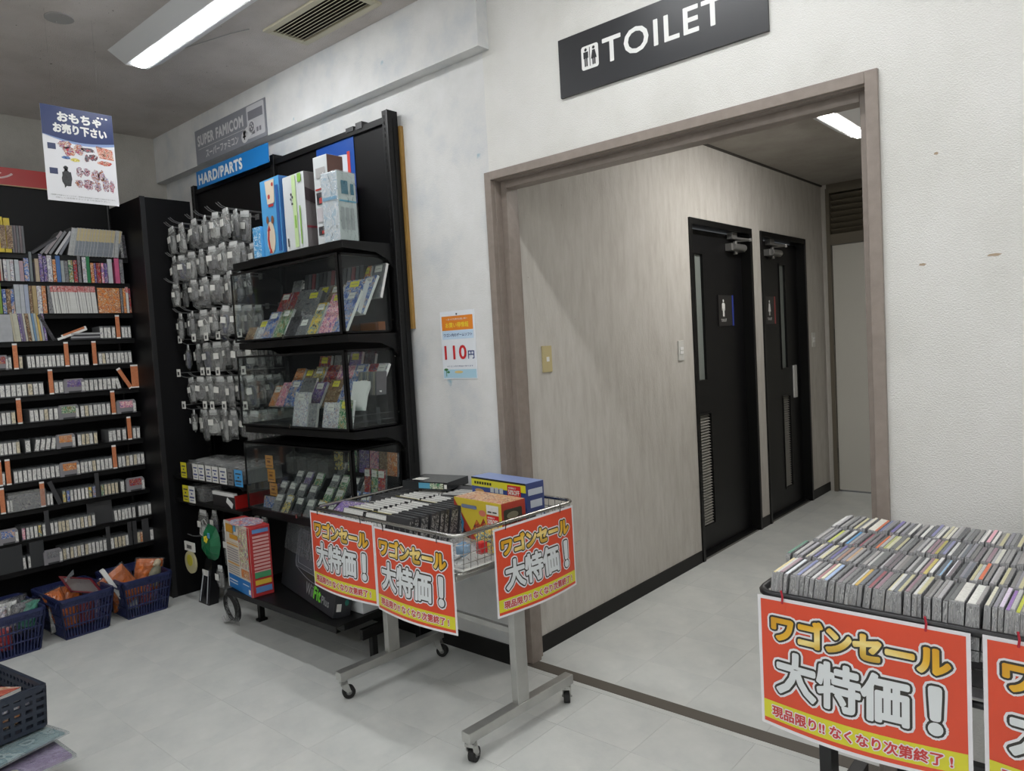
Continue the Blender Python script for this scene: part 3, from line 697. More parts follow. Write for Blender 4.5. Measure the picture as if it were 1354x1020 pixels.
# ------------------------------------------------------------------ glass show cases on the shelves
CASES = []
cx0, cx1, cyf, cyb = -3.722, -2.762, -.391, -.10
for i, (z0, z1, nm) in enumerate(((1.538, 1.905, 'uppermost'), (1.091, 1.465, 'middle'), (.636, 1.006, 'lowest'))):
    t = thing('display_case', 'black framed clear display case, %s of the three on the gondola shelves' % nm, 'display case', ((cx0+cx1)/2, (cyf+cyb)/2, z0), group='clear display cases')
    mb = MB(); mb.box(cx0, cx1, cyf, cyf+.012, z0, z0+.012); mb.box(cx0, cx1, cyf, cyb, z0, z0+.003); mb.box(cx1-.012, cx1, cyf+.012, cyb, z0, z0+.012); mb.box(cx0, cx0+.012, cyf+.012, cyb, z0, z0+.012)
    mb.build('base_frame', BLACK, t)
    mb = MB(); mb.box(cx1-.018, cx1, cyf-.001, cyf+.006, z0, z1); mb.box(cx1-.006, cx1, cyf, cyf+.02, z0, z1); mb.build('corner_post', BLACK, t)
    MB().box(cx0, cx0+.006, cyf, cyf+.008, z0, z1).build('corner_post', BLACK, t)
    mb = MB(); mb.box(cx0, cx1, cyf, cyf+.014, z1-.01, z1)
    if i == 2: mb.box(cx0, cx1, cyf, cyb, z1-.003, z1)
    else: mb.box(cx1-.014, cx1, cyf+.014, cyb, z1-.01, z1)
    mb.box(cx1-.003, cx1, cyb-.01, cyb, z0, z1); mb.build('top_frame', BLACK, t)
    xm = cx0+.5*(cx1-cx0)
    MB().box(cx0+.006, xm+.012, cyf+.001, cyf+.0035, z0+.012, z1-.01).build('front_pane', GLASS, t)
    if i == 2: pass
    MB().box(xm-.012, cx1-.018, cyf+.005, cyf+.0075, z0+.012, z1-.01).build('front_pane', GLASS, t)
    MB().box(cx1-.003, cx1-.001, cyf+.02, cyb-.01, z0+.012, z1-.01).build('side_pane', GLASS, t)
    mb = MB(); mb.cyl((cx1-.05*0-.002, cyb+.008, z0+.06), (cx1+.006, cyb+.008, z0+.06), .005, 10); mb.cyl((cx1-.002, cyb+.008, z1-.04), (cx1+.006, cyb+.008, z1-.04), .005, 10)
    mb.build('screw', CHROME2, t)
    mb = MB(); mb.box(xm-.012, xm+.002, cyf-.004, cyf+.001, z0+.002, z0+.022); mb.build('lock', CHROME2, t)
    CASES.append((z0, z1, nm))
# ------------------------------------------------------------------ goods: shared shapes
def col_mat(c, rough=.45):
    return mat('print_%02x%02x%02x' % c, c, rough, var=.08, vscale=40)
def hbox(w_, d_, h_, front, side, top=None, name='box', lbl=None):
    """box standing at the origin, looking to +X: depth along X (0 to -d), width along Y centred, height Z"""
    mb = MB(); mb.box(-d_, 0, -w_/2, w_/2, 0, h_, fm=dict(ri=0, le=0, fr=1, ba=1, to=2, bo=2))
    return mb.mesh(name, [front, side, top or side])
A = dict(
 blue=art('art_blue', [(60, 84, 150), (90, 120, 180), (180, 186, 200), (70, 90, 140), (200, 170, 150)], 45),
 pink=art('art_pink', [(214, 120, 150), (226, 170, 180), (230, 214, 206), (190, 90, 120), (150, 120, 170)], 50),
 red=art('art_red', [(150, 40, 40), (180, 70, 56), (60, 60, 110), (200, 150, 120), (130, 40, 40)], 40),
 yellow=art('art_yellow', [(214, 178, 60), (230, 206, 120), (90, 140, 160), (220, 190, 90), (60, 70, 90)], 40),
 green=art('art_green', [(60, 120, 84), (110, 150, 110), (200, 200, 180), (50, 90, 80), (170, 150, 90)], 45),
 white=art('art_white', [(206, 206, 204), (216, 216, 214), (120, 120, 150), (220, 220, 220), (170, 150, 150)], 60),
 grey=art('art_grey', [(110, 112, 116), (140, 140, 142), (90, 92, 100), (160, 158, 154), (80, 78, 84)], 50),
 purple=art('art_purple', [(96, 76, 140), (140, 120, 170), (60, 56, 100), (180, 170, 190), (120, 90, 120)], 45),
 orange=art('art_orange', [(206, 120, 60), (220, 160, 100), (150, 80, 50), (224, 200, 170), (180, 100, 60)], 45),
 brown=art('art_brown', [(110, 84, 60), (150, 120, 90), (80, 60, 50), (180, 160, 130), (120, 96, 76)], 45),
 black=art('art_black', [(34, 34, 38), (50, 50, 56), (90, 90, 96), (30, 30, 32), (70, 66, 70)], 45))
SPW = art('cartridge_label', [(222, 221, 216), (206, 205, 200), (226, 225, 220), (150, 150, 148), (216, 215, 210), (224, 223, 218)], 75, .5, (1, 1, .5))
SPC = art('cream_label', [(214, 204, 176), (206, 196, 168), (160, 150, 130), (216, 208, 184)], 75, .5, (1, 1, .5))
CLEARE = mat('sleeve_edge', (104, 105, 106), .25)
# cartridge: grey shell, pale end label, faint sleeve lip on top
def cart_mesh(w_=.0265, h_=.078, lab=None):
    mb = MB(); mb.box(-.12, -.001, -w_/2+.0015, w_/2-.0015, 0, h_-.004); mb.box(-.001, 0, -w_/2+.004, w_/2-.003, .006, h_-.010, 1)
    mb.box(-.11, .001, -w_/2, w_/2-.001, h_-.004, h_, 2)
    return mb.mesh('cartridge', [CLEARE, lab or SPW, SLEEVE])
CART = cart_mesh(); CARTC = cart_mesh(lab=SPC)
CARTD = {k_: cart_mesh(lab=A[k_]) for k_ in ('pink', 'yellow', 'blue', 'green', 'orange')}
M_div = art('orange_tab', [(196, 122, 82), (204, 130, 90), (186, 108, 70), (200, 126, 86)], 60, .5)
def div_mesh(col, tip, h_):
    mb = MB(); mb.box(-.010, -.002, -.003, .003, 0, h_*.9); mb.box(-.002, .001, -.0115, .0115, .008, h_-.010, 0); mb.box(-.002, .0012, -.0115, .0115, h_-.010, h_, 1); mb.box(-.002, .0012, -.0115, .0115, 0, .008, 1)
    return mb.mesh('divider', [col, tip])
DIV = div_mesh(M_div, WHITE, .145); DIVB = div_mesh(DARKG, DARKG, .145)
FACE = {}
def face_cart(k_):
    """whole cartridge turned to show its picture label"""
    if k_ not in FACE:
        mb = MB(); p = [(-.075, 0), (.075, 0), (.075, .068), (.062, .082), (-.062, .082), (-.075, .068)]
        mb.prism(p, lambda u, v, t: (t, u, v), -.022, 0, 0); mb.box(0, .0012, -.052, .05, .034, .074, 1); mb.box(0, .002, .053, .073, .008, .06, 2); mb.box(0, .003, -.045, .045, 0, .010, 3)
        FACE[k_] = mb.mesh('cartridge', [mat('console_cart_grey', (132, 130, 134), .5), A[k_], SPW, DARKG])
    return FACE[k_]

SHELFN = ['first', 'second', 'third', 'fourth', 'fifth', 'sixth', 'seventh', 'eighth', 'ninth', 'tenth', 'eleventh', 'twelfth']
def yx(px, row):
    """Y on the shelf front plane where pixel column px crosses shelf row"""
    z = SHZ[row]+.018; x = SX+.02 if z > .7 else SX+.05
    lo, hi = -2.2, -.2
    for _ in range(40):
        m_ = (lo+hi)/2; d = Vector((x, m_, z))-CAM; q = 677+FPX*d.dot(rt)/d.dot(fw)
        if q < px: lo = m_
        else: hi = m_
    return (lo+hi)/2, x, z
CNT = {}
def put(me, row, px0, px1, name, what, cat, tilt=0, dz=0, yaw=0, dx=0, wd=None, group=None):
    y0, x, z = yx(px0, row); y1 = yx(px1, row)[0]
    M = T(x+dx-R.random()*.006, (y0+y1)/2, z+dz) @ Rz(yaw) @ Rx(tilt)
    if wd: M = M @ Matrix.Diagonal((1, (y1-y0)/wd, 1, 1))
    k_ = (row, what); CNT[k_] = CNT.get(k_, 0)+1
    o = place(name, me, M, what, cat, group or 'goods on the %s bookcase shelf' % SHELFN[row]); o['_k'] = '%d|%s' % (row, what)
    return o
def run(row, px0, px1, n, me=None, lean=0, what='grey game cartridge with white end label', name='cartridge', cat='game', cream=.06, wd=.0265):
    for i in range(n):
        a = px0+(px1-px0)*i/n; b = px0+(px1-px0)*(i+1)/n
        m_ = me or (CARTC if R.random() < cream else CART)
        wt = what if m_ is not CARTC else what.replace('white end', 'cream end')
        put(m_, row, a, b, name, wt, cat, tilt=lean+R.uniform(-.03, .03), wd=None if lean else wd)
def div(row, px, black=False, lean=0):
    o = put(DIVB if black else DIV, row, px-3, px+3, 'shelf_divider', ('black' if black else 'orange')+' index divider', 'divider', tilt=lean)
def face(row, a, b, k_, what):
    put(face_cart(k_), row, a, b, 'cartridge', what, 'game', wd=.155, dx=.012)
def books(row, spec, hpx, name='game_case', cat='game', lean=0):
    """spec: (px0, px1, height px, colour key or rgb, wording)"""
    for a, b, h_, c, wdg in spec:
        y0, x, z = yx(a, row); y1 = yx(b, row)[0]; wd_ = max(.006, y1-y0-.0012); hh = h_*.00545
        m_ = A[c] if isinstance(c, str) else col_mat(c)
        me = hbox(wd_, .12, hh, m_, m_ if isinstance(c, tuple) else CLEARE, name=name)
        put(me, row, a, b, name, wdg, cat, tilt=lean)

# ---- shelf 1
books(0, [(-14, -1, 36, (206, 180, 50), 'tall yellow strategy box'), (-.5, 7, 36, (208, 184, 56), 'tall yellow strategy box'), (8, 16.5, 35, (206, 182, 54), 'tall yellow strategy box')], 36)
for i in range(2):
    y0, x, z = yx(3+8.5*i, 0)
    rect(COL.objects[[o.name for o in COL.objects if o.name.startswith('game_case')][-1-i]], face_right(x+.0005, yx((0, 9)[i], 0)[0], z), .006, .034, .02, .15, A['brown'], z=.001, name='printed_spine')
books(0, [(17+3.5*i, 20.3+3.5*i, 28, (96+(i % 2)*12, 97, 99), 'thin clear grey disc case') for i in range(5)], 28)
for i, (a, c, l_) in enumerate(((40, (60, 60, 64), .95), (52, (120, 120, 122), .75), (58, (148, 140, 142), .62), (64, (124, 124, 126), .6), (72, (190, 190, 192), .58), (78, (120, 122, 130), .52))):
    me = hbox(.014, .13, .165, col_mat(c), CLEARE); put(me, 0, a, a+4, 'game_case', 'grey game case leaning far to the right', 'game', tilt=-l_, dz=.002)
CASE2 = None
mb = MB(); mb.box(-.12, -.001, -.0115, .0115, 0, .168); mb.box(-.001, 0, -.0085, .0085, .09, .166, 1); mb.box(-.001, 0, -.0085, .0085, .002, .09, 2)
CASE2 = mb.mesh('game_case', [mat('case_edge_light', (172, 174, 174), .25), mat('cream_card', (186, 172, 134), .5, var=.08, vscale=60), mat('blue_grey_spine', (128, 134, 142), .4, var=.15, vscale=80)])
mb = MB(); mb.box(-.12, -.001, -.0115, .0115, 0, .168); mb.box(-.001, 0, -.009, .0105, .0, .166, 1); CASE3 = mb.mesh('game_case', [CLEARE, mat('pale_spine', (172, 174, 174), .4, var=.15, vscale=60)])
for i in range(16):
    a = 90+i*4.15
    put(CASE3 if i in (0, 1, 14) else CASE2, 0, a, a+4, 'game_case', 'pale spined game case' if i in (0, 1, 14) else 'game case with cream card over a blue-grey spine', 'game', tilt=-.22+.02*R.random())
put(CASE3, 0, 151, 156, 'game_case', 'pale spined game case', 'game', tilt=-.14)
books(0, [(161, 165, 27, 'grey', 'dark patterned slim case'), (165.3, 169, 26, 'black', 'dark patterned slim case')], 27, lean=.05)
# ---- shelf 2
S2 = [(0, 2, 22, (168, 60, 44), 'red'), (2.2, 5, 22, (190, 184, 176), 'off-white'), (6, 10.5, 22, 'white', 'white printed'), (10.7, 15, 22, (186, 190, 190), 'white'), (15.2, 20, 22, 'white', 'white printed'), (21, 27, 22, (180, 186, 190), 'glossy pale'), (27.2, 33, 21, (166, 140, 148), 'dusty pink'),
 (33.3, 40, 24, 'blue', 'blue printed'), (41, 45, 31, (112, 120, 122), 'tall grey'), (46, 48, 20, (52, 44, 52), 'dark'), (48.2, 53.5, 24, (176, 160, 138), 'tan'), (54, 59, 29, 'purple', 'purple printed'), (59.3, 64, 27, 'purple', 'violet printed'), (64.5, 71, 28, 'white', 'white and brown printed'),
 (71.5, 76, 24, 'orange', 'orange and cream printed'), (76.3, 82, 28, (70, 108, 164), 'plain blue'), (82.4, 87, 23, (150, 156, 156), 'grey'), (87.3, 92, 23, 'grey', 'grey printed'), (92.5, 98.5, 24, 'green', 'green and blue printed'), (99, 104, 24, 'red', 'red printed'),
 (105, 109, 29, 'grey', 'slim grey printed'), (110.5, 116, 28, 'white', 'white and navy printed'), (116.3, 121, 29, (40, 122, 76), 'green'), (121.5, 126, 22, 'orange', 'orange printed'), (126.2, 129, 22, 'purple', 'mauve printed'), (129.3, 135, 22, 'red', 'rose printed'), (135.4, 139, 22, 'pink', 'pink printed'),
 (139.3, 144, 22, 'purple', 'lilac printed'), (144.5, 150.5, 27, (190, 194, 196), 'tall white'), (153.5, 159.5, 28, (196, 92, 130), 'bright pink'), (160, 165, 27, 'grey', 'grey lettered')]
books(1, [(a, b, h_, c, t_+' game box spine') for a, b, h_, c, t_ in S2], 0, 'game_box')
# ---- shelf 3
S3 = [(0, 4.3, 31, (120, 150, 64), 'tall green'), (5, 10, 25, 'blue', 'navy and orange'), (10.3, 16, 25, 'brown', 'tan printed'), (16.3, 21, 25, 'blue', 'navy and red'), (21.5, 28.5, 30, (170, 176, 180), 'tall pale grey'), (28.8, 34.5, 30, (172, 176, 182), 'tall pale grey'), (34.8, 40.5, 30, (160, 168, 186), 'tall pale blue'),
 (41, 45, 29, 'brown', 'brown printed'), (45.3, 51, 29, (166, 146, 106), 'tan'), (51.3, 57.5, 29, 'white', 'white lettered'), (57.8, 63.5, 29, 'orange', 'orange-brown'), (65.5, 71.5, 29, 'grey', 'grey lettered')]
books(2, [(a, b, h_, c, t_+' game box spine') for a, b, h_, c, t_ in S3], 0, 'game_box')
mb = MB(); mb.box(-.12, -.001, -.0085, .0085, 0, .162); mb.box(-.001, 0, -.006, .0065, 0, .125, 1); mb.box(-.001, 0, -.0075, .0075, .125, .16, 2)
CASER = mb.mesh('game_case', [CLEARE, mat('white_spine', (206, 206, 202), .4, var=.08, vscale=90), art('red_top', [(180, 84, 84), (196, 110, 108), (206, 180, 176), (188, 92, 92)], 90)])
for i in range(18): put(CASER, 2, 72.3+i*3.2, 75.4+i*3.2, 'game_case', 'slim white game case with a red top', 'game', tilt=.05+R.uniform(-.01, .03))
books(2, [(131, 160.5, 28, 'orange', 'game box turned face out, with a brown and yellow picture')], 0, 'game_box')
books(2, [(161, 164, 28, 'grey', 'slim grey game case'), (164.3, 168, 28, 'orange', 'slim orange printed game case')], 0); put(CASER, 2, 168.5, 171.5, 'game_case', 'slim white game case with a red top', 'game')
books(2, [(172, 174.5, 28, 'red', 'slim red game case')], 0)
# ---- shelf 4
books(3, [(-4, 18, 28, (166, 168, 172), 'glossy grey magazine turned face out')], 0, 'magazine', 'magazine')
S4 = [(19, 22, 30, (176, 170, 150), 'cream'), (22.2, 29, 31, (186, 184, 166), 'wide cream'), (29.2, 31.5, 31, 'purple', 'violet'), (31.7, 35, 30, (120, 110, 140), 'lilac'), (35.2, 38, 29, (186, 182, 170), 'pale'), (38.2, 43, 29, 'brown', 'tan and violet'), (43.2, 46.5, 29, (180, 182, 176), 'white'), (46.7, 50, 29, (108, 140, 170), 'light blue'), (50.2, 53.5, 29, (176, 174, 160), 'pale'),
 (53.7, 57, 29, (200, 170, 96), 'yellow'), (57.2, 60, 29, (170, 172, 178), 'silver'), (60.2, 63.5, 29, 'purple', 'violet')]
books(3, [(a, b, h_, c, t_+' spined guide book') for a, b, h_, c, t_ in S4], 0, 'guide_book', 'book', lean=.07)
me = hbox(.018, .12, .165, A['black'], DARKG); put(me, 3, 70, 74, 'game_case', 'black game case leaning to the left', 'game', tilt=.42)
me = hbox(.013, .12, .17, WHITE, CLEARE); put(me, 3, 75, 78, 'game_case', 'white game case lying nearly flat', 'game', tilt=-1.22, dz=.004)
put(DIV, 3, 81, 84, 'shelf_divider', 'orange index divider fallen nearly flat', 'divider', tilt=-1.2, dz=.018)
for i in range(4):
    mb = MB().box(-.12, 0, -.085, .085, 0, .0095); me = mb.mesh('game_case', mat('flat_case_%d' % (i % 2), ((70, 70, 74), (170, 170, 172))[i % 2], .25))
    put(me, 3, 98.5+(i % 2), 131, 'game_case', 'silver and black case in the flat pile, %s one' % ('lowest', 'second', 'third', 'topmost')[i], 'game', dz=.010*i)
run(3, 132.5, 153.5, 4); div(3, 157.5); run(3, 161.5, 174.5, 3)
# ---- shelves 5 to 12
face(4, -10, 11.5, 'red', 'grey cartridge face out with a round red picture'); run(4, 12, 16.5, 1); div(4, 22); run(4, 26, 31, 1); run(4, 37, 86, 9); div(4, 90); run(4, 93.5, 105, 2); run(4, 106.5, 119, 2); div(4, 126.5); run(4, 131, 175.5, 9)
run(5, 0, 59.5, 8, cream=.12); div(5, 69); run(5, 72.5, 85, 2); face(5, 84.5, 112.5, 'purple', 'violet-grey cartridge face out with a gold picture'); run(5, 113, 154, 7); run(5, 156, 161, 1, lean=.2); div(5, 174, lean=.5); div(5, 177.5); div(5, 182.5)
run(6, -4, 22, 4); div(6, 27); run(6, 40, 78, 6); face(6, 77.5, 105, 'green', 'grey cartridge face out with a green picture'); run(6, 107, 147, 7); div(6, 151); face(6, 154, 180, 'pink', 'grey cartridge face out with a dark pink title')
run(7, 0, 28, 5); run(7, 34, 42, 1); run(7, 45, 74, 4, lean=-.2, wd=None); face(7, 74.5, 100, 'orange', 'grey cartridge face out with a brown and yellow picture'); run(7, 103, 130, 5, cream=.3); run(7, 144, 161, 3); run(7, 162, 168, 1); div(7, 172.5); run(7, 176, 186, 2)
div(8, 1); run(8, 3.5, 7.5, 1); div(8, 12.5); run(8, 19, 80, 10); face(8, 79, 106, 'orange', 'grey cartridge face out with an orange and pink picture'); run(8, 107, 150, 8); div(8, 153); run(8, 157, 192, 7, cream=.2)
div(9, 5); run(9, 10.5, 22, 3); div(9, 58); run(9, 63, 71, 2); div(9, 80, True, .32)
for i, k_ in enumerate(('yellow', 'blue', None, None, None, None, None, 'yellow', 'blue')):
    put(CARTD[k_] if k_ else CART, 9, 84+i*4.9, 88.6+i*4.9, 'cartridge', ('small cartridge with a %s end label' % k_) if k_ else 'grey game cartridge with white end label', 'game', wd=.0265)
div(9, 130, True)
for i, k_ in enumerate(('green', None, None, None, None)): put(CARTD[k_] if k_ else CARTC, 9, 134+i*4.7, 138.5+i*4.7, 'cartridge', ('small cartridge with a %s end label' % k_) if k_ else 'grey game cartridge with cream end label', 'game', wd=.0265)
run(9, 160, 166, 1, cream=0); face(9, 167, 191, 'red', 'grey cartridge face out with a red and white picture')
face(10, -2, 25, 'blue', 'cartridge face out with a blue, green and yellow picture')
for i, k_ in enumerate(('pink', None, None, None, 'yellow', None)): put(CARTD[k_] if k_ else CART, 10, 30+i*5.4, 35+i*5.4, 'cartridge', ('small cartridge with a %s end label' % k_) if k_ else 'grey game cartridge with white end label', 'game', wd=.0265)
div(10, 64, True); run(10, 68, 127, 12, cream=.3); run(10, 152, 180, 6, cream=.1); run(10, 183.5, 201, 4)
me = hbox(.14, .004, .15, DARKG, DARKG); put(me, 10, 121, 151, 'shelf_divider', 'wide plain black divider plate', 'divider', dx=-.03)
me = hbox(.125, .06, .145, mat('matt_black_tub', (48, 50, 52), .6), DARKG); put(me, 11, 3, 26, 'media_box', 'matt black upright box', 'box', dz=0)
run(11, 29, 37, 1, wd=.035); run(11, 38, 44, 1); me = hbox(.07, .06, .145, MATS['matt_black_tub'], DARKG); put(me, 11, 45, 57, 'media_box', 'narrow matt black upright box', 'box')
face(11, 58, 83, 'grey', 'grey cartridge face out with a glossy wrapped front'); run(11, 84, 142, 12, cream=.3); div(11, 145, True); run(11, 147, 172, 5, cream=.5); div(11, 173.5, True); div(11, 180, True); run(11, 181.5, 187, 1, cream=1); put(CARTD['orange'], 11, 187, 190.5, 'cartridge', 'small cartridge with an orange end label', 'game'); div(11, 192, True); div(11, 196, True); run(11, 199, 204, 1)
# wrapped cartridge on shelf 10
mb = MB(); mb.box(-.03, 0, -.085, .085, 0, .09); me = mb.mesh('cartridge', [A['grey']])
o = put(me, 9, 22, 53, 'cartridge', 'grey cartridge face out in a shiny clear bag', 'game')
part('clear_bag', MB().box(-.036, .006, -.092, .092, 0, .105).mesh('clear_bag', BAG), o)

# number every look-alike by its place so that each label singles out one thing
rows = {}
for o in list(COL.objects):
    if '_k' in o.keys(): rows.setdefault(o['_k'], []).append(o)
for k_, os_ in rows.items():
    row = int(k_.split('|')[0]); os_.sort(key=lambda q: q.matrix_world.translation.y if q.matrix_world.translation.y else 0)
    os_.sort(key=lambda q: WM[q.name].translation.y)
    for i, o in enumerate(os_):
        base = o['label']
        if 'flat pile' in base: o['label'] = base+' on shelf four'
        elif len(os_) == 1: o['label'] = base+', on the %s bookcase shelf' % SHELFN[row]
        else: o['label'] = base+', %s from the left, %s shelf' % (nth(i+1), SHELFN[row])
        del o['_k']

# ------------------------------------------------------------------ hook display, left bay
def pack_meshes(seed, w_, h_, kind):
    rr = random.Random(seed)
    def pil(w1, h1, t1, m_, nm, amp=.004, z0=0):
        mb = MB(); nx, nz = 5, 7
        for s in (1, -1):
            vs = []; fs = []
            for j in range(nz+1):
                for i in range(nx+1):
                    u = i/nx*2-1; v = j/nz; e = (1-abs(u)**2.4)*(1-abs(2*v-1)**3)
                    vs.append((u*w1/2+rr.uniform(-1, 1)*amp*.3, -s*(t1/2*e+rr.uniform(0, 1)*amp*(1 if e > .05 else 0)), z0-h1+v*h1))
            for j in range(nz):
                for i in range(nx): a = j*(nx+1)+i; fs.append((a, a+1, a+nx+2, a+nx+1))
            mb.add(vs, fs)
        return mb.mesh(nm, m_, smooth=False)
    bag = pil(w_, h_, .034, BAG, 'clear_bag', .006)
    mb = MB(); mb.box(-w_*.3, w_*.3, -.003, .003, -.02, .014)
    header = mb.mesh('header_card', mat('pale_header', (206, 207, 206), .5))
    mb = MB()
    if kind == 'cable':
        c = rr.choice([0, 1])
        for q in range(3): mb.tube([(w_*.22*math.cos(t*PI/6)+rr.uniform(-.003, .003), (q-1)*.006, -h_*.55+h_*.3*math.sin(t*PI/6)) for t in range(12)], .0032, 5, closed=True)
        mb.box(-w_*.12, w_*.12, -.008, .008, -h_*.92, -h_*.72)
    else:
        mb.prism([(-w_*.36, -h_*.85), (-w_*.2, -h_*.9), (w_*.2, -h_*.9), (w_*.36, -h_*.82), (w_*.3, -h_*.5), (-w_*.3, -h_*.52)], lambda u, v, t: (u, t, v), -.01, .01)
        mb.tube([(-w_*.1, 0, -h_*.5), (-w_*.25, .002, -h_*.35), (w_*.1, -.004, -h_*.25), (w_*.25, .003, -h_*.45)], .003, 5)
    cont = mb.mesh('accessory', [mat('accessory_%d' % (seed % 5), [(170, 170, 168), (84, 84, 88), (140, 140, 142), (56, 62, 96), (200, 200, 196)][seed % 5], .45)])
    mb = MB(); q = rr.uniform(-.1, .1)*w_; mb.box(q-.02, q+.02, -.026, -.023, -h_*.55, -h_*.55+.036); price = mb.mesh('price_label', PAPER)
    return bag, header, cont, price
PK = [pack_meshes(i, .085+.012*(i % 3), .15+.01*(i % 2), 'cable' if i % 2 else 'pad') for i in range(8)]
ADJ = ['grey', 'dark', 'grey', 'dark blue', 'pale']
def hook(x, z, ln, tagc=False, lbl=''):
    y0 = -.062; t = thing('display_hook', lbl, 'hook', (x, y0, z), group='wire display hooks')
    mb = MB(); ye = -ln
    for dx in (-.012, .012) if not tagc else (0,):
        mb.tube([(dx, 0, 0), (dx, ye*.85, .004), (dx, ye*.93, .012), (dx, ye, .030)], .0024, 6)
    mb.box(-.018, .018, -.006, 0, -.016, .016); mb.build('hook_wire', DIRTY, t, local=True)
    if tagc:
        mb = MB(); mb.tube([(0, 0, .035), (0, ye, .035)], .002, 5); mb.build('tag_arm', DIRTY, t, local=True)
        mb = MB(); mb.box(-.022, .022, ye-.003, ye, .012, .058); g = mb.build('price_tag', PAPER, t, local=True)
        o = MB().box(-.011, .011, ye-.0038, ye-.003, .022, .042); o.xf(T(x, y0, z)); o.build('printed_figure', DARKG, g)
ROWS = [(2.275, .32, 0, [0, .15, .30, .46, .60, .74]), (2.095, .32, 0, [0, .13, .26, .39, .53, .67, .78]), (1.93, .33, 0, [.02, .16, .30, .44, .58, .72]), (1.75, .32, 0, [.04, .19, .34, .49, .64, .78]),
        (1.555, .27, 1, [0, .13, .26, .39, .52, .65, .78]), (1.355, .27, 1, [0, .13, .26, .39, .52, .65, .78]), (1.155, .27, 1, [.02, .15, .28, .41, .54, .67, .79])]
RN = ['top', 'second', 'third', 'fourth', 'fifth', 'sixth', 'lowest']
for ri, (z, ln, tg, xs) in enumerate(ROWS):
    for hi, dx in enumerate(xs):
        x = -4.51+dx*.92+R.uniform(-.008, .008)
        zz = z+R.uniform(-.004, .004)
        hook(x, zz, ln+R.uniform(-.02, .02), tg and (hi % 2 == 0 or ri > 3 and hi in (2, 3)), 'wire hook, %s from the left in the %s row of the hook display' % (nth(hi+1), RN[ri]))
        n = 4 if tg else 3
        for d in range(n):
            k_ = R.randrange(8); y = -.062-ln+.055+d*.058
            if ri == 2 and hi == 1 and d == 0: continue
            q_ = R.uniform(.82, 1.12); M = T(x+R.uniform(-.014, .014), y, zz-.012) @ Rz(R.uniform(-.35, .35)) @ Ry(R.uniform(-.14, .14)) @ Matrix.Diagonal((q_, 1, q_*R.uniform(.9, 1.05), 1))
            t = thing('accessory_pack', '%s accessory in clear bag, %s from the front on the %s hook, %s row' % (ADJ[k_ % 5], nth(d+1), nth(hi+1), RN[ri]), 'accessory', group='bagged accessories on the hooks', M=M)
            for me, nm in zip(PK[k_], ('clear_bag', 'header_card', 'accessory_body', 'price_label')): part(nm, me, t)

# low shelves with boxed cables behind price cards
def card(x, y, z, w_, h_, m_, label, lines=True, n=None):
    F = face_front(x, y, z); t = thing('price_card', label, 'price card', M=F)
    rect(t, F, 0, w_, 0, h_, m_, z=.001, th=.001, name='card')
    if lines:
        mb = MB()
        for v0, v1, a, b in ((.72, .80, .15, .85), (.5, .6, .38, .62), (.28, .38, .12, .88), (.12, .17, .2, .8)): mb.add([F @ Vector((u*w_, v*h_, .0016)) for u, v in ((a, v0), (b, v0), (b, v1), (a, v1))], [(0, 1, 2, 3)])
        mb.build('printed_lines', M_navy if m_ is PAPER else DARKG, t)
yc = -.412
x0 = -4.45
for i, (dx, w_, m_, nm) in enumerate(((0, .072, mat('card_yellow', (206, 196, 40), .5), 'yellow'), (.082, .06, DARKG, 'black'), (.155, .062, PAPER, 'white'), (.225, .07, PAPER, 'white'), (.315, .065, PAPER, 'white'), (.39, .07, PAPER, 'white'), (.475, .082, PAPER, 'white'), (.57, .06, GREYC, 'grey'), (.645, .085, mat('card_blue', (70, 150, 206), .5), 'light blue'))):
    card(x0+dx, yc, .757, w_, .092, m_, '%s price card, %s from the left on the upper small shelf' % (nm, nth(i+1)))
for i, (dx, w_, m_, nm) in enumerate(((.03, .075, MATS['card_yellow'], 'yellow'), (.108, .078, PAPER, 'white'))): card(x0+dx-.03, yc, .61, w_, .10, m_, '%s price card on the lower small shelf' % nm)
def wrapped(x, y, z, w_, d_, h_, label, m_, seed, name='wrapped_box', cat='box', rz=0):
    t = thing(name, label, cat, (x, y, z), rz, group='clear wrapped goods on the small shelves')
    mb = MB().box(-w_/2, w_/2, -d_/2, d_/2, 0, h_*.85); mb.build('inner_box', m_, t, local=True)
    rr = random.Random(seed); mb = MB(); nx, ny = 6, 5; vs = []; fs = []
    for j in range(ny+1):
        for i in range(nx+1): vs.append((-w_/2-.003+(w_+.006)*i/nx, -d_/2-.003+(d_+.006)*j/ny, h_*.88+rr.uniform(0, h_*.3)))
    for j in range(ny):
        for i in range(nx): a = j*(nx+1)+i; fs.append((a, a+1, a+nx+2, a+nx+1))
    mb.add(vs, fs); e = w_/2+.004; g = d_/2+.004
    mb.add([(-e, -g, 0), (e, -g, 0), (e, -g, h_), (-e, -g, h_)], [(0, 1, 2, 3)]); mb.add([(e, -g, 0), (e, g, 0), (e, g, h_), (e, -g, h_)], [(0, 1, 2, 3)])
    mb.build('clear_wrap', BAG, t, local=True)
for i in range(7): wrapped(-4.39+i*.098, -.26, .763, .09, .22, .085, 'clear bagged cable box, %s from the left on the upper small shelf' % nth(i+1), A['grey'] if i % 2 else mat('pale_cable_box', (160, 162, 164), .5), i)
wrapped(-4.33, -.26, .616, .17, .24, .09, 'clear wrapped pale carton behind the price cards, lower small shelf', A['grey'], 11)
t = thing('adapter_box', 'black and red boxed adapter with a white device pictured, lower small shelf', 'box', (-3.99, -.27, .616))
MB().box(-.13, .13, -.12, .12, 0, .075).build('carton', mat('carton_black', (40, 38, 40), .3), t, local=True)
MB().box(.13, .134, -.122, .12, 0, .075).build('red_end', mat('carton_red', (170, 34, 32), .35), t, local=True)
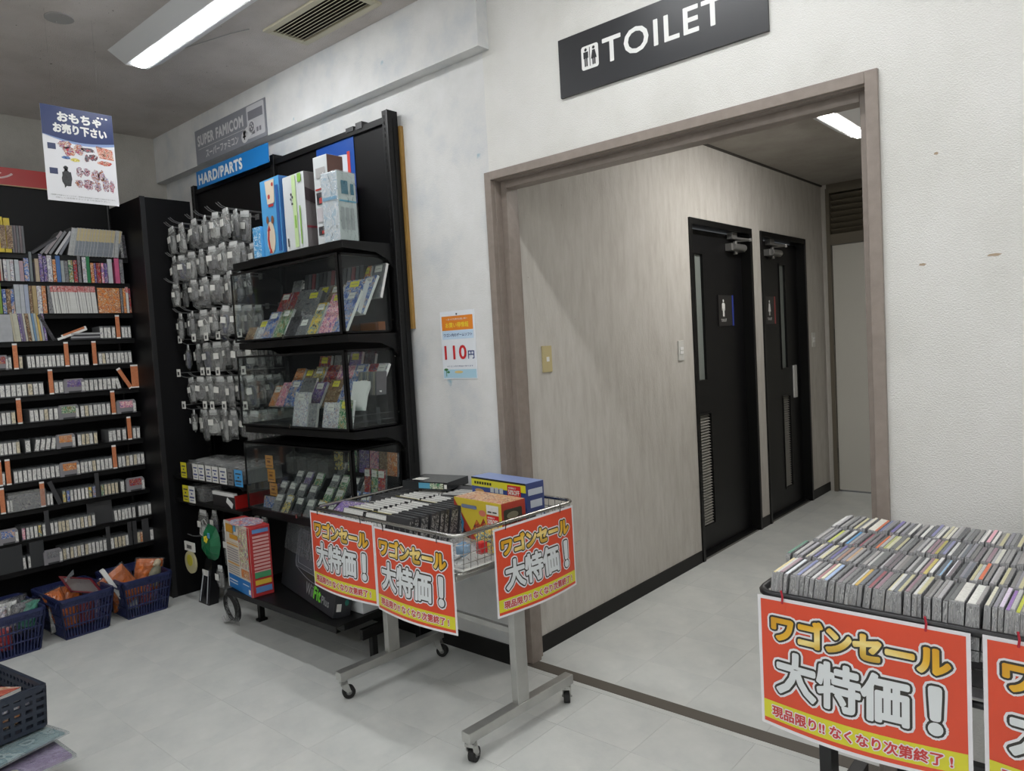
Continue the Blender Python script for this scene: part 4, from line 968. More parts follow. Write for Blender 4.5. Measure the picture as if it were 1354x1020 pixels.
mb = MB(); mb.box(-.125, .12, -.124, -.10, .065, .085); mb.box(.03, .10, -.1235, -.12, .012, .045, M=Ry(.5) @ T(-.02, 0, .03)); mb.build('white_device_print', WHITE, t, local=True, bevel=.004)

# things hanging low in the left bay
hook(-4.52, .555, .30, lbl='wire hook near the floor at the left of the gondola'); hook(-4.38, .555, .28, lbl='second wire hook near the floor, with blue pack'); hook(-4.2, .555, .28, lbl='third wire hook near the floor, above the green pack')
def hang(x, y, z, w_, h_, m_, label, content=None, seed=1, lab=True):
    t = thing('hanging_pack', label, 'accessory', (x, y, z)); b, hd, c, p = pack_meshes(seed, w_, h_, content or 'pad')
    part('clear_bag', b, t); part('header_card', hd, t)
    mm = c.copy(); mm.materials.clear(); mm.materials.append(m_); part('accessory_body', mm, t)
    if lab: part('price_label', p, t)
    return t
hang(-4.32, -.36, .545, .12, .16, WHITE, 'white controller pack hanging above the green pack', 'pad', 21)
hang(-4.24, -.33, .545, .07, .14, mat('dark_violet', (52, 46, 84), .4), 'dark violet pack hanging beside the white controllers', 'pad', 22)
hang(-4.10, -.33, .50, .10, .26, mat('silver_cable', (150, 152, 152), .3), 'coiled silver cable in a clear bag beside the red framed box', 'cable', 23)
for q in range(4): hang(-4.0+q*.08, -.28, .56, .07, .12, GREYC, 'small grey pack, %s in the low row behind the red framed box' % nth(q+1), 'cable', 30+q)
t = thing('green_toy_pack', 'green bagged toy with a small yellow flower, hanging low at the left', 'toy', (-4.22, -.37, .47))
mb = MB(); rr = random.Random(5); n = 14
ring_ = [(.105*math.cos(a*2*PI/n)*(1+.12*rr.uniform(-1, 1)), -.10+.115*math.sin(a*2*PI/n)*(1+.15*rr.uniform(-1, 1))) for a in range(n)]
vs = [(0, -.045, -.10)]+[(u*.6, -.035+rr.uniform(-.008, .008), -.10+(v+.10)*.6) for u, v in ring_]+[(u, 0, v) for u, v in ring_]+[(0, .03, -.1)]
fs = [(0, 1+i, 1+(i+1) % n) for i in range(n)]+[(1+i, 1+n+i, 1+n+(i+1) % n, 1+(i+1) % n) for i in range(n)]+[(2*n+1, 1+n+(i+1) % n, 1+n+i) for i in range(n)]
MB().add(vs, fs).build('green_body', mat('green_foil', (20, 104, 66), .3), t, local=True)
mb = MB()
for a in range(5): mb.cyl((.03+.014*math.cos(a*1.257), -.047, -.06+.014*math.sin(a*1.257)), (.03+.014*math.cos(a*1.257), -.052, -.06+.014*math.sin(a*1.257)), .008, 8)
mb.build('yellow_flower', M_yel, t, local=True); MB().box(.055, .075, -.05, -.045, -.05, -.02).build('blue_tag', mat('card_blue2', (90, 150, 190), .4), t, local=True)
t = thing('disc_pack', 'round cream disc with a yellow label under a barcode card, low on a hook', 'accessory', (-4.40, -.42, .36))
hook(-4.40, .385, .36, lbl='wire hook carrying the round cream disc')
MB().box(-.062, .062, -.004, .004, -.05, .005).build('barcode_card', PAPER, t, local=True)
mb = MB()
for q in range(9): mb.box(-.03+q*.007, -.027+q*.007, -.0052, -.004, -.035, -.012)
mb.build('barcode', INK, t, local=True)
MB().cyl((.0, -.006, -.118), (.0, .006, -.118), .068, 24).build('disc', mat('cream_disc', (186, 178, 140), .4), t, local=True)
MB().cyl((.0, -.008, -.105), (.0, -.006, -.105), .036, 16).build('yellow_label', mat('label_yellow', (186, 176, 60), .4), t, local=True)
t = thing('stand_pack', 'black slanted stand in clear wrap standing on the floor near the corner', 'accessory', (-4.30, -.38, .0))
MB().prism([(-.065, 0), (.065, 0), (.05, .27), (-.03, .27)], lambda u, v, t_: (u, t_-.05*(v/.27)*-1, v), -.03, .03).build('black_stand', mat('gloss_black', (24, 24, 26), .2), t, local=True)
mb = MB(); mb.tube([(-.04, -.032, .01), (-.022, -.002+.0, .20)], .004, 6); mb.tube([(.045, -.032, .01), (.035, -.002, .20)], .003, 6); mb.build('wrap_glint', clear('wrap_film', opac=.5, rough=.1), t, local=True)
MB().box(-.035, .03, -.006, -.003, .165, .20).build('price_label', PAPER, t, local=True)
hang(-4.12, -.38, .24, .07, .12, GREYC, 'small pack with a white label beside the black stand', 'cable', 41)

# ------------------------------------------------------------------ boxes on the top shelf of the right bay
ZT = 1.961
def carton(name, label, x0, x1, y0, y1, z0, z1, front, side, top, rz=0, cat='box', bevel=.002):
    cx, cy = (x0+x1)/2, (y0+y1)/2
    t = thing(name, label, cat, (cx, cy, z0), rz)
    mb = MB().box(x0-cx, x1-cx, y0-cy, y1-cy, 0, z1-z0, fm=dict(fr=0, ba=0, ri=1, le=1, to=2, bo=2)); b = mb.build('carton', [front, side, top], t, local=True, bevel=bevel)
    return t, Matrix.Translation((cx, cy, z0)) @ Rz(rz)
def cface(Mb, x0, x1, y0, y1, z0, z1, side='front'):
    cx, cy = (x0+x1)/2, (y0+y1)/2
    if side == 'front': return Mb @ face_front(x0-cx, y0-cy, 0)
    return Mb @ face_right(x1-cx, y0-cy, 0)
M_sky = mat('box_light_blue', (84, 160, 214), .3, var=.05); M_bxw = mat('box_white', (206, 210, 212), .35, var=.04)
b = (-3.475, -3.40, -.385, -.25, ZT, 2.115); t, Mb = carton('small_carton', 'small light blue shiny box at the left end of the top shelf', *b, art('blue_shiny', [(90, 160, 208), (70, 140, 196), (190, 216, 232), (84, 156, 206)], 40, .15), M_sky, M_sky)
b = (-3.395, -3.205, -.375, -.25, ZT, 2.335); t, Mb = carton('toy_carton', 'tall light blue box with a cream and red arrow picture on the top shelf', *b, M_sky, mat('box_mid_blue', (60, 110, 170), .35), M_sky, rz=-.06)
F = cface(Mb, *b); crm = mat('box_cream', (214, 200, 180), .35); rdp = mat('box_red', (180, 60, 56), .35)
flat(t, F, [circ(.085, .085, .042, ry=.08), [(.07, .25), (.14, .25), (.15, .365), (.055, .365)]], crm, .003, 'cream_shape')
flat(t, F, [[(.06, .03), (.075, .03), (.066, .08), (.075, .13), (.06, .13), (.048, .08)], [(.05, .12), (.085, .12), (.072, .15)], [(.07, .035), (.082, .03), (.09, .01), (.06, .01)]], rdp, .0036, 'red_arrow')
flat(t, F, [circ(.09, .285, .012), bx(.08, .13, .235, .247), circ(.13, .34, .01)], rdp, .0036, 'red_marks'); flat(t, F, [circ(.06, .175, .012, ry=.02), circ(.11, .17, .014, ry=.02)], mat('box_brown', (130, 84, 60), .4), .0036, 'figure_print')
rect(t, F, .155, .185, .01, .33, mat('box_deep_blue', (50, 96, 160), .3), z=.003, name='side_stripe')
b = (-3.185, -2.995, -.375, -.10, ZT, 2.315); t, Mb = carton('game_console_box', 'white console box with green stripe and tick marks on the top shelf', *b, M_bxw, mat('box_white_side', (120, 116, 118), .4), M_bxw, rz=-.03)
F = cface(Mb, *b)
grn = mat('box_green', (140, 186, 84), .35)
rect(t, F, .085, .118, .01, .35, mat('box_pale_green', (190, 214, 160), .35), z=.003, name='green_stripe'); flat(t, F, [bx(.138, .17, .31, .35), bx(.095, .11, .1, .16), bx(.14, .15, .02, .2)], grn, .0036, 'green_print')
flat(t, F, [circ(.075, .262, .007), circ(.086, .248, .007), circ(.07, .24, .006), bx(.074, .09, .212, .222), bx(.02, .03, .02, .06)], DARKG, .0036, 'grey_print')
F = cface(Mb, *b, 'right'); flat(t, F, [[(0, .22), (.27, .14), (.27, .2), (0, .28)]], mat('box_side_dark', (70, 62, 66), .4), .003, 'side_print'); rect(t, F, .0, .27, .09, .10, mat('box_side_red', (140, 60, 70), .4), z=.0036, name='red_line')
b = (-2.935, -2.83, -.365, -.275, ZT, 2.36); t, Mb = carton('figure_box', 'tall narrow white box with printed panels on the top shelf', *b, M_bxw, mat('box_redbrown', (96, 66, 58), .4), M_bxw, rz=.02)
F = cface(Mb, *b)
flat(t, F, [bx(.02, .09, .30, .345)], mat('box_text_grey', (170, 168, 168), .4), .003, 'text_block'); rect(t, F, .01, .08, .245, .253, rdp, z=.003, name='red_line')
flat(t, F, [bx(.015, .075, .18, .235), bx(.015, .075, .04, .08)], A['black'], .003, 'picture'); flat(t, F, [bx(.035, .075, .185, .21), bx(.04, .07, .045, .06)], rdp, .0036, 'red_picture')
rect(t, F, .01, .08, .10, .165, mat('box_pale_panel', (190, 186, 190), .4), z=.003, name='pale_panel')
b = (-2.858, -2.77, -.46+.12, -.235, ZT, 2.27); b = (-2.872, -2.765, -.372, -.262, ZT, 2.272); t, Mb = carton('silver_box', 'silvery shrink wrapped box at the right end of the top shelf', *b, art('silver_print', [(196, 204, 208), (186, 200, 210), (214, 218, 220), (170, 190, 204)], 30, .2), mat('box_pale_green_side', (176, 190, 188), .35), M_bxw, rz=.10)
F = cface(Mb, *b); rect(t, F, .008, .10, .185, .20, mat('box_pale_blue', (130, 170, 196), .3), z=.003, name='blue_line')
F = cface(Mb, *b, 'right'); flat(t, F, [bx(.02, .06, .21, .27), bx(.075, .095, .21, .26)], mat('box_teal', (50, 110, 130), .35), .003, 'teal_panel'); rect(t, F, .005, .105, .175, .183, mat('box_teal2', (90, 160, 186), .35), z=.003, name='blue_line')
flat(t, F, [bx(.01+.03*i, .03+.03*i, .05, .15) for i in range(3)], mat('box_table', (150, 160, 160), .4), .003, 'text_columns')
M_wr = clear('shrink_wrap', opac=.06, rough=.08, bump=1.0, bscale=28)
mb = MB().box(b[0]-.003-(b[0]+b[1])/2, b[1]+.003-(b[0]+b[1])/2, b[2]-.003-(b[2]+b[3])/2, b[3]+.003-(b[2]+b[3])/2, 0, b[5]-b[4]+.003); mb.build('shrink_wrap', M_wr, t, local=True)
# flyer on the gondola back panel
F = face_front(-3.329, -.064, 2.20); t = thing('flyer', 'blue framed flyer with the back of a dark haired head, behind the top shelf boxes', 'poster', M=F)
rect(t, F, 0, .32, 0, .335, mat('flyer_blue', (26, 76, 160), .35), z=.002, th=.001, name='sheet')
flat(t, F, [[(.0, 0), (.27, 0), (.27, .25)]+[(.27-.27*i/8, .25+.035*math.sin(PI*(i/8)*.5+0)-.06*(i/8)**2) for i in range(1, 9)]], mat('flyer_pale', (200, 206, 214), .35), .0026, 'picture_field')
rect(t, F, .262, .285, 0, .265, mat('flyer_red', (200, 70, 60), .35), z=.0032, name='red_stripe')
flat(t, F, [circ(.165, .165, .055, ry=.085)], mat('flyer_hair', (38, 38, 42), .5), .0032, 'hair'); flat(t, F, [circ(.13, .125, .028, ry=.04)], mat('flyer_skin', (222, 180, 176), .5), .0038, 'cheek')
flat(t, F, [bx(.01, .03, .04+.03*i, .055+.03*i) for i in range(6)]+[bx(.04, .09, .06+.035*i, .07+.035*i) for i in range(4)], mat('flyer_grey', (120, 126, 140), .4), .0032, 'grey_blocks')

# ------------------------------------------------------------------ goods inside the show cases
def leaner(x, y, z, w_, h_, d_, m_, label, grp, tilt=-.5, rz=0, lab=None, name='boxed_game', side=None, ly=None):
    M = T(x, y, z) @ Rz(rz) @ Rx(tilt)
    t = thing(name, label, 'game', group=grp, M=M)
    mb = MB().box(-w_/2, w_/2, 0, d_, 0, h_, fm=dict(fr=0)); mb.m = [0 if i == 2 else 1 for i in range(6)]
    mb.build('box', [m_, side or WHITE], t, local=True)
    if lab:
        lw, lh = min(.052, w_*.78), .032
        lyy = h_-lh-.008 if ly is None else ly
        mb = MB().box(-lw/2-.004, lw/2-.004, -.0015, -.0005, lyy, lyy+lh); mb.build('price_label', lab, t, local=True)
        MB().box(-lw/2+.004, lw/2-.012, -.0019, -.0014, lyy+.014, lyy+.0165).build('price_print', GREYC, t, local=True)
    return t
YL = mat('price_yellow', (214, 206, 70), .5)
COLN = ['blue', 'pink', 'red', 'yellow', 'green', 'white', 'grey', 'purple', 'orange', 'brown', 'black']
def riser(ci, z, steps, x0=-3.71, x1=-2.775):
    for q, (yy, zz) in enumerate(steps):
        mb = MB(); mb.box(x0, x1, yy, yy+.003, z, z+zz); mb.box(x0, x1, yy, yy+.066, z+zz, z+zz+.003); mb.box(x0, x1, yy-.004, yy-.001, z+zz, z+zz+.012)
        tag(mb.build('acrylic_riser', GLASS), 'clear acrylic riser, %s step from the front in the %s display case' % (nth(q+1), CASES[ci][2]), 'riser', 'clear acrylic risers')
def tier(ci, tn, z, y, items, tilt=-.5):
    grp = 'games in the %s display case' % CASES[ci][2]; cnt = {}
    for (x, w_, h_, key, lab, rz) in items: cnt[key] = cnt.get(key, 0)+1
    c2 = {}
    for (x, w_, h_, key, lab, rz) in items:
        c2[key] = c2.get(key, 0)+1
        wh = '%s of the %s display case' % (tn, CASES[ci][2])
        L = ('%s printed game box, %s' % (key, wh)) if cnt[key] == 1 else ('%s printed game box, %s %s one, %s' % (key, nth(c2[key]), key, wh))
        leaner(x, y+R.uniform(-.004, .004), z, w_*1.04, h_*1.22, .014, A[key], L, grp, tilt, rz, lab)
z = 1.542
riser(0, z, [(-.285, .085), (-.19, .16)])
tier(0, 'front row', z, -.36, [(-3.64, .07, .07, 'brown', None, .1), (-3.555, .065, .10, 'white', YL, 0), (-3.47, .085, .135, 'blue', PAPER, .05), (-3.36, .10, .14, 'green', PAPER, -.05), (-3.255, .09, .10, 'black', None, .05), (-3.155, .09, .085, 'grey', PAPER, 0), (-3.06, .075, .15, 'yellow', PAPER, 0), (-2.955, .105, .185, 'pink', YL, 0), (-2.84, .11, .185, 'blue', PAPER, -.03)])
tier(0, 'middle row', z+.088, -.26, [(-3.52, .08, .15, 'red', PAPER, .1), (-3.44, .06, .15, 'red', None, 0), (-3.33, .12, .15, 'grey', None, .05), (-3.17, .12, .155, 'grey', YL, 0), (-3.06, .09, .15, 'brown', PAPER, .05), (-2.96, .10, .155, 'white', YL, 0), (-2.89, .06, .13, 'black', None, 0), (-2.82, .09, .17, 'blue', PAPER, 0)])
tier(0, 'back row', z+.163, -.165, [(-3.42, .07, .12, 'black', PAPER, 0), (-3.30, .09, .13, 'blue', None, 0), (-3.16, .13, .14, 'grey', PAPER, 0), (-3.02, .11, .14, 'brown', PAPER, 0), (-2.90, .07, .14, 'orange', YL, 0), (-2.80, .09, .14, 'grey', PAPER, 0), (-3.50, .08, .13, 'grey', None, 0)], -.3)
leaner(-2.835, -.30, z+.10, .11, .175, .035, A['blue'], 'blue game box with thick white edge, tilted at the right of the uppermost display case', 'games in the uppermost display case', -.5, .28, YL)
t = leaner(-3.18, -.30, z+.08, .10, .17, .035, A['grey'], 'grey game box tilted with a lettered edge, centre of the uppermost display case', 'games in the uppermost display case', -.5, .2, YL, side=GREYC)
for i in range(15):
    M = T(-3.42+i*.034, -.10, z+.20) @ Ry(.25); me = MB().box(-.013, .013, -.04, 0, 0, .135).mesh('game_case', [col_mat([(60, 62, 66), (90, 92, 96), (120, 60, 66), (74, 84, 88), (52, 54, 58)][i % 5])])
    place('game_case', me, M, 'dark leaning game case, %s from the left at the back of the uppermost display case' % nth(i+1), 'game', 'dark cases at the back of the uppermost display case')
tag(MB().box(-3.45, -2.9, -.145, -.10, z+.195, z+.199).build('acrylic_shelf', GLASS), 'clear shelf holding the dark leaning cases in the uppermost display case', 'riser')
tag(MB().box(-2.93, -2.79, -.16, -.12, z, z+.05).build('cardboard_box', mat('kraft', (140, 84, 50), .7)), 'brown cardboard box low at the right of the uppermost display case', 'box')
z = 1.095
riser(1, z, [(-.30, .09), (-.215, .165), (-.15, .225)])
tier(1, 'front row', z, -.37, [(-3.10, .06, .10, 'grey', None, .1), (-3.205, .12, .145, 'white', PAPER, 0), (-2.945, .12, .105, 'white', PAPER, 0), (-2.835, .10, .115, 'green', YL, 0)], -.2)
tier(1, 'second row', z+.093, -.29, [(-3.50, .09, .115, 'pink', None, 0), (-3.405, .10, .125, 'blue', PAPER, .1), (-3.30, .10, .135, 'grey', None, .1), (-3.19, .09, .115, 'purple', PAPER, 0), (-3.06, .11, .125, 'brown', YL, 0), (-2.955, .10, .125, 'blue', None, 0), (-2.85, .09, .13, 'grey', PAPER, 0), (-3.58, .07, .10, 'orange', PAPER, 0)])
tier(1, 'third row', z+.168, -.205, [(-3.40, .07, .105, 'brown', YL, 0), (-3.31, .09, .115, 'yellow', PAPER, 0), (-3.20, .10, .12, 'red', None, 0), (-3.08, .12, .115, 'pink', None, 0), (-2.96, .09, .12, 'blue', PAPER, 0), (-2.87, .07, .12, 'red', None, 0), (-3.49, .08, .11, 'orange', None, 0), (-2.80, .07, .12, 'white', PAPER, 0)])
tier(1, 'back row', z+.228, -.145, [(-3.30, .10, .10, 'red', YL, 0), (-3.17, .10, .10, 'grey', None, 0), (-3.04, .09, .11, 'purple', YL, 0), (-2.93, .08, .10, 'black', None, 0)], -.25)
leaner(-2.82, -.30, z+.085, .10, .14, .01, WHITE, 'white guide book', 'games in the middle display case', -.3, .15).__setitem__('label', 'white book with blue lettering and ink figures, right end of the middle display case')
for i in range(9):
    M = T(-2.90+i*.016, -.16, z+.15) @ Ry(.12); me = MB().box(-.006, .006, -.06, 0, 0, .11).mesh('game_case', [col_mat([(120, 120, 118), (146, 140, 128), (100, 100, 102)][i % 3])])
    place('game_case', me, M, 'slim grey leaning case, %s from the left at the right of the middle display case' % nth(i+1), 'game', 'slim cases at the right of the middle display case')
mb = MB()
for i in range(3):
    for j in range(3): mb.box(-2.80, -2.775, -.36+.08*i, -.357+.08*i, z, z+.09); mb.box(-2.80, -2.775, -.36, -.12, z+.03*j, z+.03*j+.002)
tag(mb.build('acrylic_rack', SLEEVE), 'small clear partitioned rack at the right end of the middle display case', 'riser')
# lowest case: many small bagged cartridges with white price tags
z = .640
riser(2, z, [(-.30, .05), (-.22, .10), (-.14, .15)])
grp = 'small games in the lowest display case'
def smallgame(x, y, zz, key, nm, lab=PAPER, w_=.068, h_=.10, tilt=-.55):
    leaner(x, y, zz, w_, h_, .012, A[key], nm, grp, tilt, R.uniform(-.06, .06), lab, name='small_game', side=SLEEVE)
for rI, (yy, zz, xs) in enumerate(((-.365, z, [-3.50, -3.41, -3.31, -3.21, -3.12, -3.03, -2.94, -2.85]), (-.30, z+.053, [-3.56, -3.47, -3.38, -3.28, -3.14, -3.05, -2.93, -2.84]), (-.22, z+.103, [-3.52, -3.43, -3.33, -3.19, -3.11, -3.02, -2.93, -2.84]), (-.15, z+.153, [-3.44, -3.35, -3.22]))):
    for i, x in enumerate(xs):
        key = R.choice(['grey', 'grey', 'black', 'grey', 'purple', 'yellow', 'green'] if x < -3.0 else ['grey', 'orange', 'grey', 'blue'])
        smallgame(x, yy, zz, key, '%s bagged cartridge, white tag, %s from the left, %s step of the lowest case' % (key, nth(i+1), nth(rI+1)))
for i, (x, key) in enumerate(((-3.24, 'yellow'), (-3.12, 'green'), (-3.02, 'purple'), (-2.94, 'pink'), (-2.86, 'brown'), (-2.80, 'orange'))):
    smallgame(x, -.13, z+.20, key, '%s upright cartridge pack at the top back of the lowest case' % key, None, .075, .115, -.08)
for i, (x, key) in enumerate(((-2.90, 'red'), (-2.845, 'green'), (-2.79, 'red'))): smallgame(x, -.21, z+.125, key, '%s slim upright pack, %s from the left near the right end of the lowest case' % (key, nth(i+1)), PAPER, .05, .12, -.1)
oc = mat('orange_price_card', (200, 140, 62), .5)
for i in range(3):
    F = face_front(-3.665+.012*i, -.30, .86-.075*i-.01); t = thing('price_card', 'orange price card, %s from the top at the left end of the lowest case' % nth(i+1), 'price card', M=F)
    rect(t, F, 0, .075, 0, .07, oc, z=.001, th=.001, name='card'); flat(t, F, [bx(.015, .06, .05, .055), bx(.02, .05, .03, .042), bx(.012, .065, .012, .017)], M_gold if False else mat('card_brown', (120, 70, 30), .5), .0016, 'printed_lines')
leaner(-3.60, -.28, z+.02, .06, .10, .01, A['purple'], 'purple and orange character card below the orange price cards', grp, -.2)
leaner(-3.62, -.33, z, .10, .06, .012, A['blue'], 'pale blue low box at the left end of the lowest case', grp, -.2)
# dusty bagged goods seen over the lowest case, standing on the shelf behind
for i in range(4): wrapped(-3.62+i*.1, -.14, z+.16, .09, .06, .10, 'crumpled clear bag, %s from the left at the back of the lowest case' % nth(i+1), A['black'], 50+i)

# ------------------------------------------------------------------ base deck goods
ZD = .241
b = (-3.745, -3.43, -.535, -.425, ZD, .60)
t, Mb = carton('red_framed_box', 'white printed toy box with red edges and a blue lower band on the base deck', *b, mat('box_warm_white', (214, 206, 194), .35), mat('box_side_red2', (172, 52, 54), .35), mat('box_side_red2', (172, 52, 54), .35), rz=-.12)
F = cface(Mb, *b); W_ = .315
rect(t, F, .008, .307, .0, .075, mat('box_blue_band', (30, 110, 180), .35), z=.003, name='blue_band')
rect(t, F, -.001, .012, .0, .358, WHITE, z=.0032, name='edge_line'); rect(t, F, .300, .316, 0, .358, mat('box_red3', (196, 40, 46), .35), z=.0032, name='red_edge')
flat(t, F, [bx(.015, .11, .30, .345), bx(.06, .17, .27, .295), bx(.015, .17, .235, .242), bx(.015, .17, .135, .142), bx(.015, .17, .27-.02, .252)], mat('box_orange', (206, 150, 50), .4), .0036, 'orange_print')
flat(t, F, [bx(.015, .165, .15+.013*i, .156+.013*i) for i in range(6)]+[bx(.015, .165, .085+.012*i, .09+.012*i) for i in range(4)], mat('box_small_text', (150, 146, 150), .5), .0036, 'small_print')
flat(t, F, [bx(.18, .295, .14, .345)], art('figures_print', [(214, 206, 190), (190, 80, 70), (80, 120, 170), (216, 200, 150), (150, 170, 90), (222, 214, 200)], 60, .4), .0036, 'picture')
flat(t, F, [bx(.12, .15, .315, .358)], mat('box_sky', (90, 160, 206), .4), .004, 'blue_sticker'); flat(t, F, [bx(.02, .13, .045, .05), bx(.02, .13, .03, .034), bx(.2, .28, .05, .054), bx(.27, .295, .01, .035)], WHITE, .0038, 'white_print')
flat(t, F, [bx(.19, .29, .085, .13)], A['orange'], .0038, 'lower_picture')
F = cface(Mb, *b, 'right')
flat(t, F, [bx(.015, .10, .30-.018*i, .312-.018*i) for i in range(12)], mat('box_pink_line', (200, 150, 146), .4), .003, 'text_lines'); flat(t, F, [bx(.015, .10, .06, .085)], mat('box_y2', (206, 170, 60), .4), .0032, 'yellow_row')
flat(t, F, [bx(.015, .10, .02, .05), bx(.015, .10, .325, .345)], mat('box_b2', (90, 130, 180), .4), .0034, 'blue_row'); flat(t, F, [bx(.015, .10, .095, .125)], mat('box_g2', (70, 140, 96), .4), .0034, 'green_row')
F = Mb @ T(-.1575, -.1325, .359); flat(t, F, [circ(.16, .13, .12, ry=.08)], art('lid_print', [(206, 206, 206), (120, 160, 200), (200, 90, 90), (220, 214, 200)], 30, .3), .001, 'lid_picture')
# black fitness board box, turned and leaning back
Mw = T(-2.83, -.505, ZD+.004) @ Rz(-.225) @ T(-.71, 0, 0) @ Rx(-.2)
t = thing('board_box', 'large black box with grey and green lettering and a board outline, on the base deck', 'box', M=Mw)
MB().box(0, .71, 0, .085, 0, .345).build('carton', mat('box_black', (46, 47, 51), .35, var=.1), t, local=True, bevel=.002)
F = Mw @ face_front(.16, 0, 0)
brd = flat(t, F, [rrect(.02, .53, .135, .325, .03)], mat('board_print', (74, 77, 84), .35), .002, 'board_picture'); M_line = mat('board_outline', (120, 122, 128), .4)
mb = MB()
def ln_(pts, m_=None, r=.0012):
    MBB.tube([F @ Vector((u, v, .0028)) for u, v in pts], r, 4)
MBB = MB(); ln_(rrect(.02, .53, .135, .325, .03)+[(.53, .295)]); ln_(rrect(.05, .26, .155, .31, .02)+[(.26, .29)]); ln_([(.05, .232), (.26, .232)]); ln_([(.03+.5*i/12, .135-.035*math.sin(PI*i/12)) for i in range(13)]); MBB.build('board_outline', M_line, brd)
lettering(t, F, 'Wii', .20, .035, .095, .055, mat('lettering_grey', (150, 152, 154), .4), z=.003, offset=.01)
lettering(t, F, 'Fit', .305, .035, .085, .055, mat('lettering_green', (110, 200, 60), .4), z=.003, offset=.05)
lettering(t, F, 'Plus', .405, .035, .09, .035, MATS['lettering_grey'], z=.003, offset=.03)
F2 = Mw @ face_right(.71, 0, 0); flat(t, F2, [bx(.012, .035, .03, .065)], PAPER, .002, 'barcode_label'); flat(t, F2, [circ(.06, .07, .010, ry=.014), circ(.06, .10, .010, ry=.014), bx(.052, .068, .12, .16)], mat('teal_print', (40, 110, 96), .4), .002, 'teal_icons')
mb = MB().box(-.004, .714, -.004, .089, .19, .350); mb.build('plastic_wrap', clear('stretch_wrap', opac=.10, rough=.2, bump=1, bscale=40), t, local=True)
# small dark packs pushed on top, a curved white strap, white carton, bagged cable
for i in range(5):
    wrapped(-3.28+i*.085, -.27, .575, .08, .12, .045, 'flat dark packet, %s from the left on top of the black balance board box' % nth(i+1), A['black'], 60+i, name='dark_packet')
o = MB().tube([(-2.98+.05*math.cos(a*PI/10), -.40, .575+.045*math.sin(a*PI/10)) for a in range(3, 10)], .006, 6).build('white_strap', WHITE); tag(o, 'curved white strap above the black balance board box', 'strap')
b = (-2.86, -2.762, -.385, -.15, ZD, .42); t, Mb = carton('white_carton', 'plain white carton at the right end of the base deck', *b, M_bxw, M_bxw, M_bxw)
t = thing('cable_coil', 'black coiled cable in a clear bag hanging under the deck, near the floor', 'cable', (-3.80, -.49, .1))
mb = MB()
for q in range(4): mb.tube([((.058+.004*q)*math.cos(a*PI/12), (q-1.5)*.006-.01*math.sin(a*PI/12), .005+(.072+.004*q)*math.sin(a*PI/12)) for a in range(24)], .0055, 6, closed=True)
mb.build('coil', RUBBER, t, local=True)
mb = MB(); mb.tube([(-.02, -.01, -.07), (-.06, -.012, -.085), (-.075, -.012, -.07)], .006, 6); mb.cyl((-.085, -.012, -.062), (-.06, -.012, -.085), .008, 8); mb.build('plug', mat('plug_grey', (150, 150, 150), .35), t, local=True)
bgm = PK[0][0].copy(); bgm.materials.clear(); bgm.materials.append(BAG2); part('clear_bag', bgm, t, T(0, 0, .10) @ Matrix.Diagonal((1.7, .9, 1.25, 1)))
# ------------------------------------------------------------------ sale posters
M_or = mat('sale_orange_red', (214, 76, 48), .3, var=.04, vscale=4)
M_yb = mat('sale_yellow', (212, 206, 50), .3)
M_rt = mat('sale_red_text', (196, 62, 60), .35)
M_w2 = mat('sale_white', (224, 222, 226), .3)
M_sil = mat('sale_silver', (214, 218, 220), .3)
M_k2 = mat('sale_black', (50, 48, 44), .35)
def sale_poster(F, label, bow=.022, strings=None):
    Wd, Hd = .44, .315
    t = thing('sale_poster', label, 'poster', group='wagon sale posters', M=F)
    bend = lambda u, v: bow*math.sin(PI*min(1, max(0, u/Wd)))*(1-max(0, v)/Hd)
    sh = rect(t, F, 0, Wd, 0, Hd, M_w2, z=0, name='sheet', bend=bend, nx=20, ny=4)
    pr = rect(t, F, .008, Wd-.008, .008, Hd-.008, M_or, z=.0007, name='orange_field', bend=bend, nx=20, ny=4)
    rect(t, F, .008, Wd-.008, .018, .062, M_yb, z=.0014, name='yellow_band', bend=bend, nx=20, ny=2)
    def tri(s, x, y, wd, ht, fill, b0, b1, b2, z, nm):
        lettering(pr, F, s, x, y, wd, ht, M_w2, z=z, bold=b2, name=nm+'_outline', bend=bend)
        lettering(pr, F, s, x, y, wd, ht, M_k2, z=z+.0007, bold=b1, name=nm+'_outline', bend=bend)
        lettering(pr, F, s, x, y, wd, ht, fill, z=z+.0014, bold=b0, name=nm, bend=bend)
    tri('ワゴンセール', .036, .217, .366, .056, M_gold, .0038, .0084, .0128, .0014, 'gold_lettering')
    tri('大特価', .046, .092, .280, .098, M_sil, .0040, .0090, .0140, .0022, 'silver_lettering')
    tri('！', .368, .094, .016, .092, M_sil, .0060, .0108, .0158, .0022, 'silver_lettering')
    lettering(pr, F, '現品限り!! なくなり次第終了 !', .03, .027, .375, .026, M_w2, z=.0021, bold=.0032, name='red_lettering_outline', bend=bend)
    lettering(pr, F, '現品限り!! なくなり次第終了 !', .03, .027, .375, .026, M_rt, z=.0028, bold=.0009, name='red_lettering', bend=bend)
    if strings:
        for u in (.06, .36):
            p = F @ Vector((u, Hd-.012, .002)); q = F @ Vector((u, Hd+.02, .006)); MB().tube([p, (p+q)/2+Vector((.002, 0, 0)), q], .0016 if strings is INK else .0025, 5).build('tie', strings, t)
    return t

